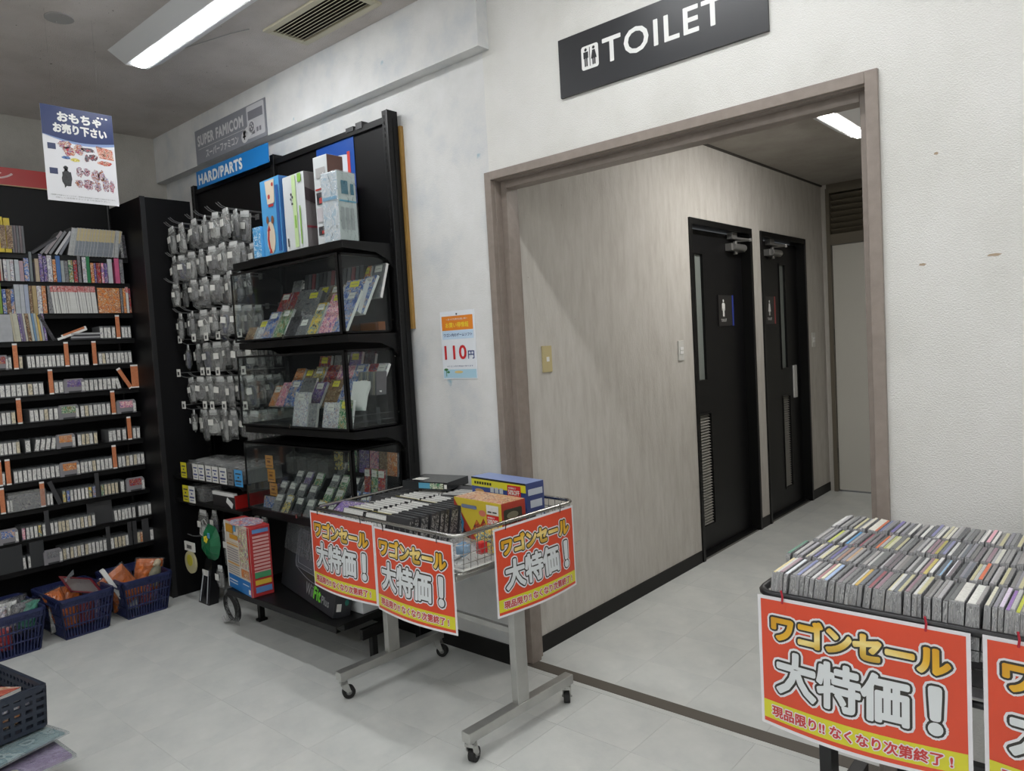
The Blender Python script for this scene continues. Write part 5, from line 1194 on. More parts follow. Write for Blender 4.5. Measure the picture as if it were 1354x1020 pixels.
# ------------------------------------------------------------------ wagons
def rrect3(w_, d_, z, r=.045, n=5): return [(x, y, z) for x, y in rrect(-w_/2, w_/2, -d_/2, d_/2, r, n)]
def wagon(label, x, y, rz, w_, d_, zr, zb, metal, wire, rim_r, legm):
    Mx = T(x, y, 0) @ Rz(rz)
    t = thing('sale_wagon', label, 'wagon', M=Mx, group='sale wagons')
    MB().tube(rrect3(w_, d_, zr), rim_r, 8, closed=True).build('rim', metal, t, local=True, smooth=True)
    MB().tube(rrect3(w_-.02, d_-.02, zb), rim_r*.8, 8, closed=True).build('lower_rim', metal, t, local=True, smooth=True)
    mb = MB(); n = int(w_/.033)
    for i in range(1, n):
        u = -w_/2+w_*i/n
        for s in (-1, 1): mb.tube([(u, s*d_/2, zr), (u, s*(d_/2-.01), zb)], .0013, 4)
        mb.tube([(u, -d_/2+.01, zb), (u, d_/2-.01, zb)], .0015, 4)
    n = int(d_/.033)
    for i in range(1, n):
        u = -d_/2+d_*i/n
        for s in (-1, 1): mb.tube([(s*w_/2, u, zr), (s*(w_/2-.01), u, zb)], .0013, 4)
    for k_ in (1, 2, 3): mb.tube(rrect3(w_-.004*k_, d_-.004*k_, zr-(zr-zb)*k_/4), .0016, 4, closed=True)
    o = mb.build('wire_mesh', wire, t, local=True); o['kind'] = 'stuff'
    MB().box(-w_/2+.03, w_/2-.03, -d_/2+.03, d_/2-.03, zb+.003, zb+.006).build('bottom_sheet', M_w2, t, local=True)
    for s in (-1, 1):
        xl = s*(.39 if w_ < .9 else .435)
        MB().box(xl-.016, xl+.016, -.03, .03, .12, zb-.01).build('upright', legm, t, local=True, bevel=.002)
        MB().box(xl-.02, xl+.02, -.285, .285, .085, .122).build('foot_bar', legm, t, local=True, bevel=.002)
        MB().box(xl-.014, xl+.014, -d_/2+.02, d_/2-.02, zb-.03, zb-.006).build('top_bar', legm, t, local=True, bevel=.002)
        for e in (-1, 1):
            a = R.uniform(-.5, .5) if not CASTA else CASTA.pop(0)
            Mc = T(xl, e*.262, 0) @ Rz(a)
            c = MB().cyl((0, 0, .070), (0, 0, .086), .017, 14); c.prism([(-.012, .078), (.014, .078), (.028, .032), (.018, .022), (-.008, .05)], lambda u, v, q: (u, q, v), -.017, -.013)
            c.prism([(-.012, .078), (.014, .078), (.028, .032), (.018, .022), (-.008, .05)], lambda u, v, q: (u, q, v), .013, .017); c.box(-.014, .016, -.017, .017, .066, .078)
            c.xf(Mc); co = c.build('caster', CHROME, t, local=True)
            wv = MB().cyl((.02, -.0115, .027), (.02, .0115, .027), .027, 20).cyl((.02, -.0118, .027), (.02, .0118, .027), .012, 12, m=1).cyl((.02, -.02, .027), (.02, .02, .027), .004, 8, m=1)
            wv.xf(WM[t.name] @ Mc); wv.build('wheel', [RUBBER, GREYC], co)
    if w_ < .9:
        MB().box(-.38, .38, -.008, .008, .372, .396).build('cross_bar', legm, t, local=True, bevel=.002)
        MB().box(-.38, .38, -.008, .008, zb-.028, zb-.010).build('cross_bar', legm, t, local=True, bevel=.002)
    else: MB().box(-w_/2+.06, w_/2-.06, -.012, .012, .34, .37).build('cross_bar', legm, t, local=True)
    return t, Mx
CASTA = [1.2, .5, 1.9, 2.2]
W1, Mw1 = wagon('chrome wire sale wagon on T-shaped steel legs, standing before the gondola', -2.175, -.400, math.radians(-2.3), .88, .63, .82, .685, CHROME2, CHROME2, .0075, CHROME)
M_bw = mat('black_wire', (24, 24, 26), .35)
CASTA = []
W2, Mw2 = wagon('black wire sale wagon full of disc cases, right of the doorway', -.245, -.395, 0, .97, .63, .815, .66, M_bw, M_bw, .0095, M_bw)
def wp(x, y, z=0): return Mw1 @ Vector((x, y, z))
# posters on the first wagon
ys = -.315-.012
Fs = Mw1 @ Matrix(((1, 0, 0, -.447), (0, 0, -1, ys), (0, 1, 0, .497), (0, 0, 0, 1)))
sale_poster(Fs, 'orange sale poster at the left front of the chrome wagon', strings=INK)
Fs = Mw1 @ Matrix(((1, 0, 0, -.002), (0, 0, -1, ys-.003), (0, 1, 0, .490), (0, 0, 0, 1)))
sale_poster(Fs, 'orange sale poster at the right front of the chrome wagon, over its T-leg', strings=INK)
Fs = Mw1 @ Matrix(((0, 0, 1, .452), (1, 0, 0, -.155), (0, 1, 0, .495), (0, 0, 0, 1)))
sale_poster(Fs, 'orange sale poster on the right end of the chrome wagon', strings=INK)
RDT = mat('red_string', (176, 30, 50), .5)
sale_poster(face_front(-.722, -.728, .503), 'orange sale poster with red ties on the black wagon', strings=RDT, bow=.03)
sale_poster(face_front(-.262, -.726, .505), 'orange sale poster cut by the right edge of the view, on the black wagon', strings=RDT, bow=.03)

# ------------------------------------------------------------------ goods in the chrome wagon (wagon coordinates)
def wplace(name, me, x, y, z, label, group=None, rx=0, ry=0, rz=0, cat='game'):
    return place(name, me, Mw1 @ T(x, y, z) @ Rz(rz) @ Rx(rx) @ Ry(ry), label, cat, group)
def dvd(top, side, h_=.135, w_=.14, th=.019, fr=0):
    mb = MB(); mb.box(-w_/2, w_/2, -th/2, th/2, 0, h_-.001); mb.box(-w_/2+.004, w_/2-.004, -th/2-.0006, -th/2, h_-.045, h_-.002, fr); mb.box(-w_/2+.004, w_/2-.004, -th/2+.0015, th/2-.001, h_-.001, h_, 1); mb.box(w_/2-.001, w_/2+.0005, -th/2+.002, th/2-.002, .01, h_-.01, 2)
    return mb.mesh('game_case', [DARKG, top, side])
GL = 'game cases in the chrome wagon'
zb = .69
MW = mat('label_white', (212, 212, 208), .4, var=.12, vscale=120); MSd = art('spine_mixed', [(50, 52, 54), (90, 92, 92), (150, 150, 148), (60, 62, 64), (40, 40, 42)], 60, .3)
MTd = art('case_top_dark', [(52, 54, 56), (66, 68, 70), (110, 112, 112), (48, 50, 52)], 50, .3)
cols = ((-.375, 10, MTd, 'grey topped', .135), (-.235, 20, MW, 'white topped', .142), (-.085, 22, MW, 'white topped', .140), (.065, 22, MTd, 'black topped', .148))
for ci, (x, n, m_, nm, h_) in enumerate(cols):
    me = dvd(m_, MSd, h_, fr=1 if ci in (1, 2) else 0); me2 = dvd(mat('label_yellow', (206, 210, 70), .4), MSd, h_)
    for i in range(n):
        y = -.285+.0255*i+(.0 if ci != 0 else .24)
        if y > .30: continue
        use2 = ci in (1, 2) and i % 9 == 1
        wplace('game_case', me2 if use2 else me, x+R.uniform(-.004, .004), y, zb-.004, '%s game case, %s from the front in the %s row of the chrome wagon' % ('yellow topped' if use2 else nm, nth(i+1), ('leftmost', 'second', 'third', 'fourth')[ci]), GL, rx=-.30+R.uniform(-.03, .03)+(.1 if ci == 3 else 0))
# boxes lying at the front left, rows at the back
t = thing('game_box', 'dark game box with a violet picture lying at the front left of the chrome wagon', 'game', M=Mw1 @ T(-.35, -.20, .772) @ Rz(.15) @ Rx(.55))
MB().box(-.095, .095, -.07, .07, 0, .022).build('carton', DARKG, t, local=True, bevel=.001); MB().box(-.09, .09, -.0715, -.07, .003, .020).build('spine_print', A['white'], t, local=True); MB().box(-.085, .085, -.06, .06, .022, .0225).build('cover', A['purple'], t, local=True)
for i in range(3): wplace('game_case', dvd(MTd, MSd, .13), -.38+.004*i, -.02+.03*i, zb, 'grey case behind the violet game box, %s from the front, chrome wagon' % nth(i+1), GL, rx=-.3)
t = thing('game_box', 'flat black game box with teal spine print at the back left of the chrome wagon', 'game', M=Mw1 @ T(-.26, .20, .835) @ Rz(.25))
MB().box(-.12, .12, -.085, .085, 0, .035).build('carton', mat('box_gloss_black', (40, 42, 44), .2), t, local=True, bevel=.001)
mb = MB().box(-.03, .03, -.0858, -.085, .006, .03); mb.build('blue_print', mat('print_blue', (80, 150, 180), .4), t, local=True); MB().box(.03, .10, -.0858, -.085, .006, .03).build('teal_print', A['green'], t, local=True)
MB().box(-.09, -.03, -.05, .0, .035, .0358).build('white_label', PAPER, t, local=True); MB().box(.105, .118, -.0858, -.085, .008, .026).build('white_mark', PAPER, t, local=True)
wplace('game_case', dvd(A['orange'], A['orange'], .12), -.08, .16, .76, 'orange printed case leaning at the back of the chrome wagon', GL, rx=-.9, rz=.2)
for i in range(9): wplace('game_case', dvd(MW, MSd, .13), -.05-.015*(i % 2), .12+.017*i, zb+.01, 'thin case, %s from the front behind the orange printed case' % nth(i+1), GL, rx=-.12, rz=.3)
wplace('game_case', dvd(MTd, MTd, .13, .19), .02, .27, zb+.01, 'grey striped case standing against the back rim of the chrome wagon', GL, rx=-.1)
# red and yellow toy box
def wbox(name, label, x, y, z, w_, d_, h_, rz, mats):
    Mb = Mw1 @ T(x, y, z) @ Rz(rz); t = thing(name, label, 'box', M=Mb)
    MB().box(-w_/2, w_/2, -d_/2, d_/2, 0, h_, fm=dict(fr=0, ba=0, ri=1, le=1, to=2, bo=2)).build('carton', mats, t, local=True, bevel=.0015)
    return t, Mb @ face_front(-w_/2, -d_/2, 0), Mb @ face_right(w_/2, -d_/2, 0), Mb @ T(-w_/2, -d_/2, h_)
M_tr = mat('toy_red', (168, 60, 46), .3)
t, F, F2, F3 = wbox('toy_box', 'yellow and red toy box with a dark window in the chrome wagon', .235, .045, .70, .27, .125, .165, -.04,
                    [mat('toy_yellow', (206, 184, 62), .3), M_tr, art('toy_top', [(170, 80, 60), (206, 170, 120), (190, 130, 100), (214, 196, 160), (150, 90, 80)], 40, .3)])
flat(t, F, [[(.0, .0), (.13, .0), (.0, .16)]], M_tr, .001, 'red_corner'); flat(t, F, [[(.008, .06), (.03, .125), (.055, .07), (.045, .03), (.02, .03)]], mat('toy_blue', (60, 130, 170), .3), .0018, 'blue_picture')
flat(t, F, [[(.0, .0), (.09, .0), (.05, .05), (.02, .03)]], mat('toy_dark', (60, 26, 30), .3), .0014, 'dark_picture')
flat(t, F, [[(.09, .03), (.13, .09), (.15, .07), (.17, .10), (.19, .065), (.215, .085), (.20, .03)], [(.1, .005), (.15, .05), (.27, .03), (.27, 0)]], art('toy_flame', [(120, 40, 40), (190, 70, 40), (150, 50, 50), (206, 130, 60), (96, 50, 70)], 50, .3), .0018, 'flame_picture')
flat(t, F, [rrect(.045, .135, .128, .142, .006)], mat('toy_title', (110, 122, 150), .3), .0018, 'title_band'); flat(t, F, [circ(.165, .118, .02, ry=.012)], mat('toy_rose', (206, 120, 100), .3), .0018, 'round_mark')
M_st = mat('sticker_red', (206, 40, 44), .35)
def sticker(t, F, x, y, s=1.0, red_first=False):
    yw, yr = (y, y+.042*s) if red_first else (y+.046*s, y-.006*s)
    rect(t, F, x, x+.07*s, yw, yw+.038*s, PAPER, z=.0026, name='price_sticker'); flat(t, F, [bx(x+.008*s, x+.03*s, yw+.008*s, yw+.013*s), bx(x+.036*s, x+.06*s, yw+.008*s, yw+.013*s)], INK, .0032, 'price_print')
    st = rect(t, F, x, x+.07*s, yr, yr+.05*s, M_st, z=.0026, name='discount_sticker')
    lettering(st, F, '表示価格より', x+.006*s, yr+.037*s, .04*s, .007*s, WHITE, z=.0032, bold=.0002)
    lettering(st, F, '50%OFF', x+.005*s, yr+.016*s, .058*s, .017*s, WHITE, z=.0032, bold=.0008); rect(st, F, x+.004*s, x+.064*s, yr+.002*s, yr+.012*s, PAPER, z=.0032, name='sticker_strip')
sticker(t, F, .19, .075, .95)
flat(t, F2, [rrect(.01, .105, .085, .14, .008)], mat('toy_window', (66, 66, 56), .15), .0012, 'window'); flat(t, F2, [circ(.055, .115, .03, ry=.014)], mat('toy_inside', (120, 116, 96), .4), .0018, 'toy_in_window')
flat(t, F2, [[(.01, .01), (.03, .06), (.05, .02), (.07, .07), (.1, .01)]], mat('toy_orange', (206, 110, 60), .3), .0014, 'flame_print')
t, F, F2, F3 = wbox('toy_box', 'long blue toy box with a yellow strip at the back of the chrome wagon', .15, .235, .70, .33, .10, .200, -.06,
                    [mat('toy_navy', (52, 74, 140), .3), mat('toy_navy_side', (60, 72, 122), .3), mat('toy_blue_top', (130, 148, 196), .3)])
rect(t, F, .0, .33, .162, .192, M_yb, z=.001, name='yellow_strip'); rect(t, F, 0, .33, .192, .2, INK, z=.001, name='dark_edge')
flat(t, F, [bx(.02+.016*i, .031+.016*i, .172, .183) for i in range(7)], INK, .0018, 'strip_print')
flat(t, F, [bx(.12+.028*i, .142+.028*i, .145, .167) for i in range(3)]+[bx(.12+.03*i, .144+.03*i, .11, .134) for i in range(4)], mat('icon_pale', (190, 196, 206), .35), .002, 'icon_squares')
flat(t, F, [circ(.132+.03*i, .122, .006) for i in range(4)], DARKG, .0026, 'icon_print'); flat(t, F, [circ(.05, .145, .028, ry=.008), circ(.045, .10, .03, ry=.014)], mat('toy_gold', (190, 150, 96), .35), .0018, 'gold_print')
flat(t, F, [bx(.03+.02*i, .043+.02*i, .115, .14) for i in range(5)], mat('toy_lilac', (150, 130, 190), .35), .0018, 'title_print')
sticker(t, F, .225, .085, 1.1, True); flat(t, F, [circ(.255, .075, .012), circ(.285, .06, .009)], A['blue'], .002, 'small_round_prints')
flat(t, F2, [bx(.01, .09, .15, .175), bx(.02, .085, .10, .13), bx(.01, .09, .06, .085)], MATS['icon_pale'], .0014, 'side_print')
# blister toy and papers at the near right bottom
t = thing('blister_toy', 'clear blister pack with a bright blue toy, near right corner of the chrome wagon', 'toy', M=Mw1 @ T(.335, -.20, .694))
MB().box(-.10, .10, -.09, .09, 0, .004).build('backing_card', PAPER, t, local=True)
bm_ = bmesh.new(); bmesh.ops.create_icosphere(bm_, subdivisions=1, radius=.034)
mb = MB(); mb.add([v.co*(.8+.3*R.random())+Vector((.01, .0, .045)) for v in bm_.verts], [tuple(v.index for v in f.verts) for f in bm_.faces]); bm_.free()
mb.build('blue_toy', mat('toy_cyan', (60, 140, 190), .2), t, local=True)
mb = MB(); rr = random.Random(9); vs = []; fs = []
for j in range(6):
    for i in range(7): u = i/6*2-1; v = j/5*2-1; vs.append((u*.095, v*.085, .008+.085*max(0, (1-abs(u)**3)*(1-abs(v)**3))*(.8+.3*rr.random())))
for j in range(5):
    for i in range(6): a = j*7+i; fs.append((a, a+1, a+8, a+7))
mb.add(vs, fs).build('clear_blister', BAG, t, local=True)
MB().box(.055, .08, .02, .05, .03, .07).build('red_tag', M_st, t, local=True)
o = place('paper_sheet', MB().box(-.10, .10, -.07, .07, 0, .002).mesh('paper_sheet', M_w2), Mw1 @ T(.22, -.22, .698) @ Rz(.3) @ Ry(-.05), 'loose white sheet on the bottom of the chrome wagon', 'paper')
o = place('toy_box', MB().box(-.06, .06, -.05, .05, 0, .085).mesh('toy_box', A['yellow']), Mw1 @ T(.345, -.03, .694) @ Rz(.1), 'yellow and blue printed pack low at the right end of the chrome wagon', 'box')
o = place('black_canister', MB().cyl((0, 0, 0), (0, .08, 0), .028, 18).mesh('black_canister', RUBBER), Mw1 @ T(.345, .09, .76), 'black round canister beside the long blue toy box', 'canister')

# ------------------------------------------------------------------ disc cases in the black wagon
JC = mat('jewel_case_edge', (150, 150, 152), .18, spec=.7, var=.35, vscale=120)
JC2 = clear('jewel_case_clear', opac=.35, rough=.08)
LIDP = [(150, 148, 148), (134, 134, 136), (160, 156, 156), (96, 98, 100), (176, 174, 176), (140, 138, 148), (206, 206, 204), (190, 190, 188), (120, 110, 116), (150, 120, 132), (100, 106, 116), (196, 190, 150), (88, 90, 92), (124, 122, 120), (110, 112, 112), (134, 130, 128)]
CN = {(150, 148, 148): 'grey', (134, 134, 136): 'grey', (160, 156, 156): 'grey', (96, 98, 100): 'dark grey', (176, 174, 176): 'light grey', (140, 138, 148): 'grey', (206, 206, 204): 'white', (190, 190, 188): 'off-white', (120, 110, 116): 'grey', (150, 120, 132): 'dusty pink', (100, 106, 116): 'slate',
      (196, 190, 150): 'cream', (88, 90, 92): 'dark grey', (124, 122, 120): 'grey', (110, 112, 112): 'grey', (134, 130, 128): 'grey'}
JM = {}
def jewel(c, wd):
    k_ = (c, wd)
    if k_ not in JM:
        mb = MB(); L = .138
        mb.box(-wd/2, wd/2, -L/2, L/2, 0, .118); mb.box(-wd/2+.0012, wd/2-.0014, -L/2+.005, L/2-.004, .118, .1192, 1); mb.box(-wd/2, wd/2, -L/2-.0006, -L/2, .003, .115, 2)
        sp = mat('spine_%02x%02x%02x' % c, c, .35, var=.16, vscale=150)
        JM[k_] = mb.mesh('disc_case', [JC, sp, art('case_edge_print', [(150, 150, 152), (128, 128, 130), (176, 176, 176), (138, 138, 140), (156, 154, 152)], 40, .2, (4, 4, .5))])
    return JM[k_]
SPEC = {}   # pixel-observed bright cases: (row, index): colour
bright = {0: {0: ((206, 190, 130), 'cream'), 3: ((206, 210, 216), 'white'), 6: ((96, 106, 160), 'blue'), 10: ((150, 90, 96), 'red-brown'), 11: ((210, 208, 180), 'pale green'), 12: ((150, 176, 214), 'light blue'), 18: ((206, 206, 206), 'white'), 19: ((206, 170, 76), 'yellow'), 22: ((150, 80, 88), 'wine red'),
              40: ((216, 214, 208), 'white'), 41: ((222, 222, 216), 'white'), 43: ((214, 210, 190), 'cream'), 46: ((220, 206, 226), 'pale lilac'), 47: ((150, 110, 180), 'violet'), 49: ((200, 206, 70), 'yellow-green'), 52: ((220, 110, 100), 'coral'), 53: ((70, 140, 210), 'bright blue'), 55: ((180, 130, 190), 'mauve')},
          1: {0: ((40, 110, 84), 'green'), 6: ((70, 70, 130), 'navy'), 10: ((80, 76, 140), 'blue'), 12: ((150, 110, 90), 'brown'), 14: ((186, 150, 110), 'tan'), 33: ((206, 190, 110), 'yellow'), 34: ((226, 224, 222), 'white'), 36: ((150, 190, 220), 'light blue'), 37: ((222, 224, 230), 'white'), 44: ((220, 110, 70), 'orange')},
          2: {4: ((180, 190, 60), 'yellow-green'), 8: ((70, 140, 190), 'bright blue'), 10: ((166, 90, 110), 'rose'), 12: ((140, 50, 76), 'wine red'), 16: ((220, 120, 70), 'orange'), 18: ((176, 180, 110), 'olive'), 19: ((206, 204, 176), 'cream'), 31: ((180, 170, 80), 'mustard'), 33: ((140, 140, 180), 'lavender'), 44: ((214, 212, 200), 'white')},
          3: {9: ((216, 210, 196), 'cream'), 10: ((220, 218, 208), 'white'), 11: ((210, 110, 70), 'orange'), 12: ((110, 120, 160), 'blue'), 15: ((120, 110, 170), 'violet'), 20: ((222, 220, 216), 'white'), 23: ((222, 220, 216), 'white'), 25: ((130, 130, 176), 'lavender'), 28: ((224, 222, 218), 'white'), 29: ((206, 200, 170), 'cream'), 30: ((224, 220, 206), 'white'),
              38: ((226, 222, 220), 'white'), 39: ((230, 170, 184), 'pink'), 40: ((226, 222, 218), 'white')}}
RNM = ('front', 'second', 'third', 'rear')
REST = []
for r_ in range(4):
    x = (-.708, -.722, -.708, -.705)[r_]; y = -.635+r_*.139; i = 0; z = .752+r_*.006
    while x < (-.12, -.13, -.16, -.18)[r_]:
        c, nm = bright[r_].get(i, (None, None))
        if c is None: c = R.choice(LIDP); nm = CN[c]
        wd = R.choice([.0084, .0084, .0084, .0090, .0096])
        if (r_, i) in ((0, 40), (0, 41), (3, 10)): wd = .019
        lean_ = .12 if x < -.45 else .05
        place('disc_case', jewel(c, wd), T(x+wd/2, y+R.uniform(-.004, .004), z+R.uniform(-.003, .003)) @ Ry(lean_+R.uniform(-.03, .03)), '%s spined disc case, %s from left in the %s row, black wagon' % (nm, nth(i+1), RNM[r_]), 'disc', 'disc cases in the black wagon')
        x += wd+.0008; i += 1
    REST.append((x, y))
mb = MB()
for x, y in REST:
    while x < .215: mb.box(x, x+.0095, y-.069, y+.069, .755, .872, 0); mb.box(x+.001, x+.0085, y-.064, y+.065, .872, .8732, R.choice((1, 1, 1, 2))); x += .0102
rest = mb.build('disc_cases', [JC, mat('rest_spines', (150, 148, 150), .35, var=.3, vscale=60), WHITE]); rest['kind'] = 'stuff'
tag(rest, 'remaining packed disc cases at the right end of the black wagon', 'disc')
o = place('label_strip', MB().box(0, .27, 0, .03, 0, .10).mesh('label_strip', M_w2), T(-.60, -.105, .755), 'white lettered box lying behind the rear row of disc cases', 'box')
F = face_front(-.60, -.105, .80); tt = o
mb = MB()
for a, b_ in ((.07, .1), (.11, .14), (.16, .17), (.19, .23)): mb.box(-.60+a, -.60+b_, -.1056, -.105, .835, .848)
mb.box(-.53, -.50, -.095, -.085, .855, .8556); mb.build('black_marks', INK, o)['kind'] = 'stuff'

# ------------------------------------------------------------------ shopping baskets on the floor
def basket(label, x, y, rz, col, rows=3, w0=.40, d0=.27, w1=.33, d1=.215, h_=.225, n=22, name='shopping_basket', holes=False, z=0):
    Mx = T(x, y, z) @ Rz(rz); t = thing(name, label, 'basket', M=Mx, group='plastic baskets')
    mb = MB()
    def P_(u, v, side):
        ww = (w1+(w0-w1)*v)/2; dd = (d1+(d0-d1)*v)/2; zz = .008+(h_-.008)*v
        return {0: (ww, u*dd, zz), 1: (-ww, u*dd, zz), 2: (u*ww, -dd, zz), 3: (u*ww, dd, zz)}[side]
    for s in range(4):
        nn = n if s > 1 or holes else int(n*.7)
        for i in range(nn+1):
            u = -1+2*i/nn; r_ = .0032 if not holes else .0085
            mb.tube([P_(u, 0, s), P_(u, .5, s), P_(u, 1, s)], r_ if 0 < i < nn else .007, 4)
        for v in ([0, .30, .58, .82, 1] if not holes else [0, .2, .4, .6, .8, 1]): mb.tube([P_(-1, v, s), P_(1, v, s)], .005 if not holes else .009, 4)
        if not holes:
            a, b2 = P_(-1, .82, s), P_(1, .82, s); c, d = P_(-1, 1, s), P_(1, 1, s)
            mb.add([a, b2, d, c], [(0, 1, 2, 3)])
    mb.box(-w1/2, w1/2, -d1/2, d1/2, 0, .008)
    mb.build('basket_body', col, t, local=True)
    mb = MB(); pts = rrect(-w0/2-.008, w0/2+.008, -d0/2-.008, d0/2+.008, .03, 4); ins = rrect(-w0/2+.003, w0/2-.003, -d0/2+.003, d0/2-.003, .024, 4)
    k_ = len(pts); vs = [(a, b_, h_-.012) for a, b_ in pts]+[(a, b_, h_+.004) for a, b_ in pts]+[(a, b_, h_+.004) for a, b_ in ins]+[(a, b_, h_-.012) for a, b_ in ins]
    fs = []
    for i in range(k_):
        j = (i+1) % k_
        for q in range(4): fs.append((q*k_+i, q*k_+j, ((q+1) % 4)*k_+j, ((q+1) % 4)*k_+i))
    mb.add(vs, fs).build('rim', col, t, local=True)
    if not holes:
        mb = MB(); mb.tube([(-.06, -d0/2-.010, h_-.005), (-.09, -d0/2-.012, h_-.02), (-w0/2+.03, -d0/2-.012, h_-.035), (w0/2-.03, -d0/2-.012, h_-.035), (w0/2-.02, -d0/2-.010, h_-.01)], .004, 5); mb.build('handle', col, t, local=True)
    return t, Mx
BLU = mat('basket_blue', (34, 42, 82), .4); NAV = mat('basket_navy', (34, 42, 56), .45)
_, B3 = basket('blue shopping basket nearest the corner, with an orange pack and a toy animal', -4.585, -.685, 0, BLU)
_, B2 = basket('blue shopping basket with an orange pack and a red edged envelope, middle of three', -4.565, -1.02, .04, BLU)
_, B1 = basket('blue shopping basket with clear bags, cut by the left edge of the view', -4.545, -1.36, .03, BLU)
def pillow(Mx, w_, h_, t_, m_, label, seed, inner=None, name='bagged_pack', cat='bag', grp=None, amp=.008):
    rr = random.Random(seed); M = Mx; t = thing(name, label, cat, M=M, group=grp)
    def pil(s, amp_, m2, nm):
        mb = MB(); nx, nz = 8, 9
        for sg in (1, -1):
            vs = []; fs = []
            for j in range(nz+1):
                for i in range(nx+1):
                    u = i/nx*2-1; v = j/nz*2-1; e = max(0, (1-abs(u)**3)*(1-abs(v)**3))**.6
                    vs.append((u*w_/2*s+rr.uniform(-1, 1)*amp_*.3, -sg*(t_/2*s*e+rr.uniform(-1, 1)*amp_*(e > .05)), h_/2+v*h_/2*s))
            for j in range(nz):
                for i in range(nx): a = j*(nx+1)+i; fs.append((a, a+1, a+nx+2, a+nx+1))
            mb.add(vs, fs)
        return mb.build(nm, BAG2 if (m2 is BAG and inner is not None and inner is not WHITE) else m2, t, local=True)
    if inner: pil(.92, amp*.5, inner, 'contents')
    pil(1, amp, m_, 'clear_bag')
    return t
ORG = mat('orange_pack', (196, 104, 44), .25, var=.25, vscale=25)
pillow(B3 @ T(.07, -.03, .07) @ Rz(1.45) @ Ry(-.55), .17, .24, .06, BAG, 'orange pack with a white edge sticking out of the basket nearest the corner', 1, ORG)
place('white_edge', MB().box(-.012, .012, -.02, .02, 0, .20).mesh('white_edge', WHITE), B3 @ T(.09, -.11, .12) @ Rz(1.45) @ Ry(-.45), 'white card edge on the orange pack in the basket nearest the corner', 'card')
pillow(B3 @ T(.03, .05, .10) @ Rz(1.3) @ Ry(.2), .16, .20, .05, BAG, 'second orange bag behind the toy animal in the basket nearest the corner', 2, ORG)
t = thing('toy_animal', 'small grey-green toy animal with a cream head leaning in the basket nearest the corner', 'toy', M=B3 @ T(.13, .045, .17) @ Rx(-.5))
bm_ = bmesh.new(); bmesh.ops.create_icosphere(bm_, subdivisions=2, radius=1)
ic = ([v.co.copy() for v in bm_.verts], [tuple(v.index for v in f.verts) for f in bm_.faces]); bm_.free()
mb = MB(); mb.add([Vector((p.x*.022, p.y*.032, .05+p.z*.06)) for p in ic[0]], ic[1]); mb.add([Vector((p.x*.015, p.y*.018+.03, .01+p.z*.03)) for p in ic[0]], ic[1]); mb.build('toy_body', mat('toy_grey_green', (120, 118, 100), .6, var=.2, vscale=60), t, local=True, smooth=True)
mb = MB(); mb.add([Vector((p.x*.018, p.y*.02-.012, .115+p.z*.024)) for p in ic[0]], ic[1]); mb.add([Vector((.012+p.x*.008, p.y*.009-.03, .10+p.z*.009)) for p in ic[0]], ic[1]); mb.build('toy_head', mat('toy_cream', (190, 176, 150), .6), t, local=True, smooth=True)
for i in range(5): pillow(B3 @ T(.02+.02*(i % 2), -.09+.045*i, .012) @ Rz(1.57), .09, .15, .04, BAG, 'clear bag low in the basket nearest the corner, %s from the left' % nth(i+1), 10+i, [ORG, WHITE, A['brown'], A['red'], A['purple']][i], grp='clear bags low in the corner basket')
pillow(B2 @ T(.07, -.075, .08) @ Rz(1.4) @ Ry(-.25) @ Rx(-.5), .10, .19, .07, BAG, 'orange pack with a white end in the middle blue basket', 21, ORG)
pillow(B2 @ T(.04, -.02, .09) @ Rz(1.3) @ Rx(-.4), .11, .17, .05, BAG, 'second orange bag in the middle blue basket', 22, ORG)
t = thing('envelope', 'clear envelope with dark red edges lying tilted in the middle blue basket', 'bag', M=B2 @ T(.02, .04, .235) @ Rx(-.35) @ Ry(.25))
MB().box(-.10, .10, -.085, .085, -.004, 0).build('sheet', mat('grey_film', (120, 112, 112), .15), t, local=True)
mb = MB(); mb.box(-.105, .105, -.09, -.075, 0, .003); mb.box(-.105, .105, .075, .09, 0, .003); mb.box(-.105, -.09, -.09, .09, 0, .003); mb.box(.09, .105, -.09, .09, 0, .003); mb.build('red_edge', mat('dark_red_edge', (120, 34, 44), .35), t, local=True)
mb = MB(); mb.add([(-.10, -.05, .0), (.0, -.09, .0), (.0, -.06, .06), (-.1, -.03, .05)], [(0, 1, 2, 3)]); mb.build('folded_flap', clear('flap_film', (220, 170, 180), .4, .1), t, local=True)
for i in range(5): pillow(B2 @ T(.03+.02*(i % 2), -.09+.045*i, .012) @ Rz(1.57), .09, .17, .04, BAG, 'bag low in the middle blue basket, %s from the left' % nth(i+1), 30+i, [WHITE, ORG, ORG, mat('maroon_pack', (130, 40, 44), .3), A['purple']][i], grp='bags low in the middle basket')
for i in range(7): pillow(B1 @ T(-.02+.06*(i % 3)-.05, -.11+.033*i, .06+.02*(i % 2)) @ Rz(1.2+.1*i) @ Rx(.3*(i % 2)), .11, .19, .05, BAG, 'crumpled clear bag, %s from the left in the leftmost blue basket' % nth(i+1), 40+i, [A['grey'], WHITE, A['white'], A['grey'], WHITE, A['grey'], A['black']][i], grp='crumpled clear bags in the leftmost basket', amp=.014)
pillow(B1 @ T(.09, .075, .10) @ Rz(1.45) @ Ry(.2), .09, .16, .07, BAG, 'green bag at the right of the leftmost blue basket', 51, mat('teal_pack', (60, 130, 110), .3))
pillow(B1 @ T(.10, -.04, .02) @ Rz(1.57), .10, .13, .05, BAG, 'red pack low in the leftmost blue basket', 52, mat('red_pack', (176, 40, 44), .3))

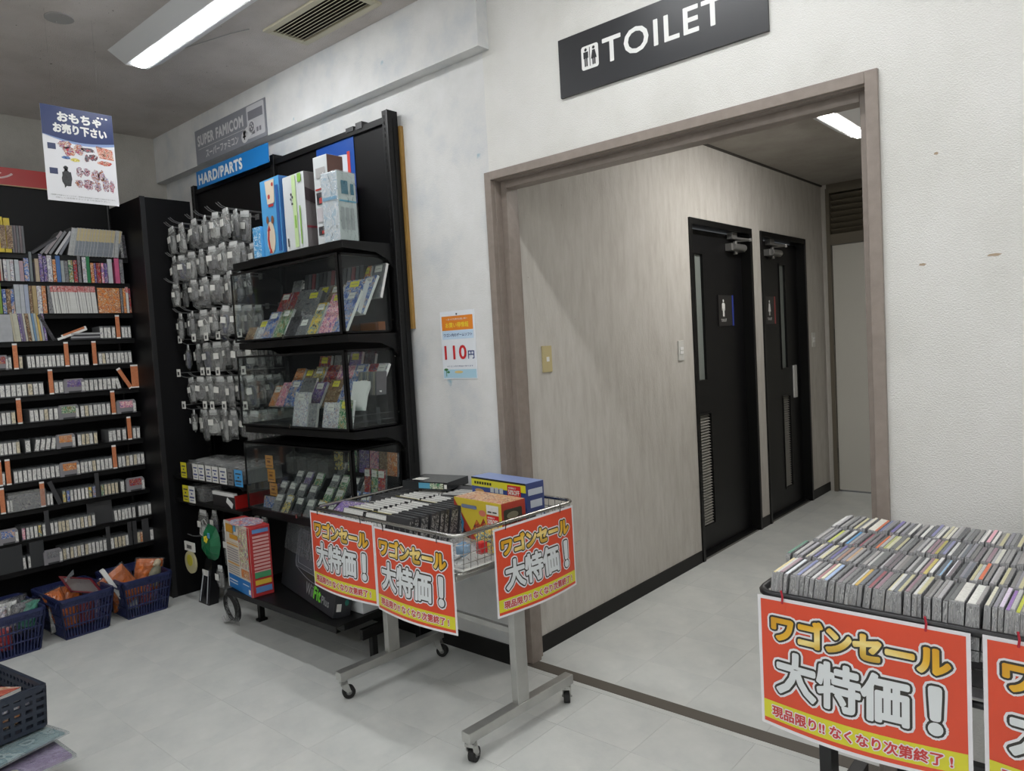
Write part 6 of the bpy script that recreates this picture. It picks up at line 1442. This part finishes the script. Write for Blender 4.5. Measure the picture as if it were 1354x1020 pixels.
# ------------------------------------------------------------------ near left: navy basket of magazines on flat bagged goods
FB = (-2.925, -1.985, .285)
th_ = math.radians(8)
_, Bf = basket('navy basket with square holes, holding red magazines, lower left corner of the view', FB[0], FB[1], th_, NAV, w0=.44, d0=.56, w1=.43, d1=.55, h_=.135, n=17, name='plastic_tray', holes=True, z=FB[2])
t = thing('magazine', 'magazine with a red and cream cover on top in the navy basket', 'magazine', M=Bf @ T(.03, .02, .105) @ Rz(.35) @ Rx(-.06) @ Ry(-.05))
MB().box(-.15, .15, -.20, .20, 0, .012).build('pages', PAPER, t, local=True); MB().box(-.151, .151, -.201, .201, .012, .0135).build('cover', art('cover_red', [(170, 84, 72), (188, 110, 90), (150, 66, 60), (206, 190, 176), (180, 130, 96)], 7, .25, (1, 2.4, 1)), t, local=True)
for i in range(4): place('magazine', MB().box(-.16, .16, -.22, .22, 0, .014).mesh('magazine', [A[('brown', 'orange', 'grey', 'white')[i]]]), Bf @ T(0, .01*i, .01+.0152*i) @ Rz(.05*i), 'magazine, %s from the bottom in the navy basket' % nth(i+1), 'magazine', 'magazines in the navy basket')
def sheet(x, y, z, w_, d_, rz, m_, label, th=.006, ry=0, rx=0, name='bagged_print'):
    t = thing(name, label, 'print', M=T(x, y, z) @ Rz(rz) @ Ry(ry) @ Rx(rx))
    MB().box(-w_/2+.01, w_/2-.01, -d_/2+.01, d_/2-.01, 0, th).build('print', m_, t, local=True)
    MB().box(-w_/2, w_/2, -d_/2, d_/2, -.001, th+.001).build('clear_sleeve', SLEEVE, t, local=True)
sheet(-2.86, -1.95, .270, .54, .50, .25, art('pale_teal', [(140, 166, 168), (120, 150, 156), (166, 186, 186), (104, 130, 134)], 8, .2), 'large pale teal print in a clear sleeve under the navy basket')
sheet(-2.84, -1.95, .252, .44, .42, .35, A['grey'], 'grey print with dark folds under the teal print', .010)
sheet(-2.79, -1.90, .235, .50, .46, .05, art('lilac_print', [(140, 118, 156), (156, 136, 170), (120, 104, 140), (176, 170, 150)], 8, .2), 'lilac print in a clear sleeve near the lower left corner', .010)
sheet(-2.83, -1.95, .218, .42, .40, .2, A['white'], 'white and orange print below the lilac print', .012)
t = thing('low_table', 'low dark display table under the stack of prints', 'table', (-2.93, -2.02, 0))
MB().box(-.15, .15, -.16, .16, .19, .216).build('table_top', BLACK, t, local=True)
for sx in (-1, 1):
    for sy in (-1, 1): MB().box(sx*.13-.015, sx*.13+.015, sy*.14-.015, sy*.14+.015, 0, .19).build('leg', BLACK, t, local=True)
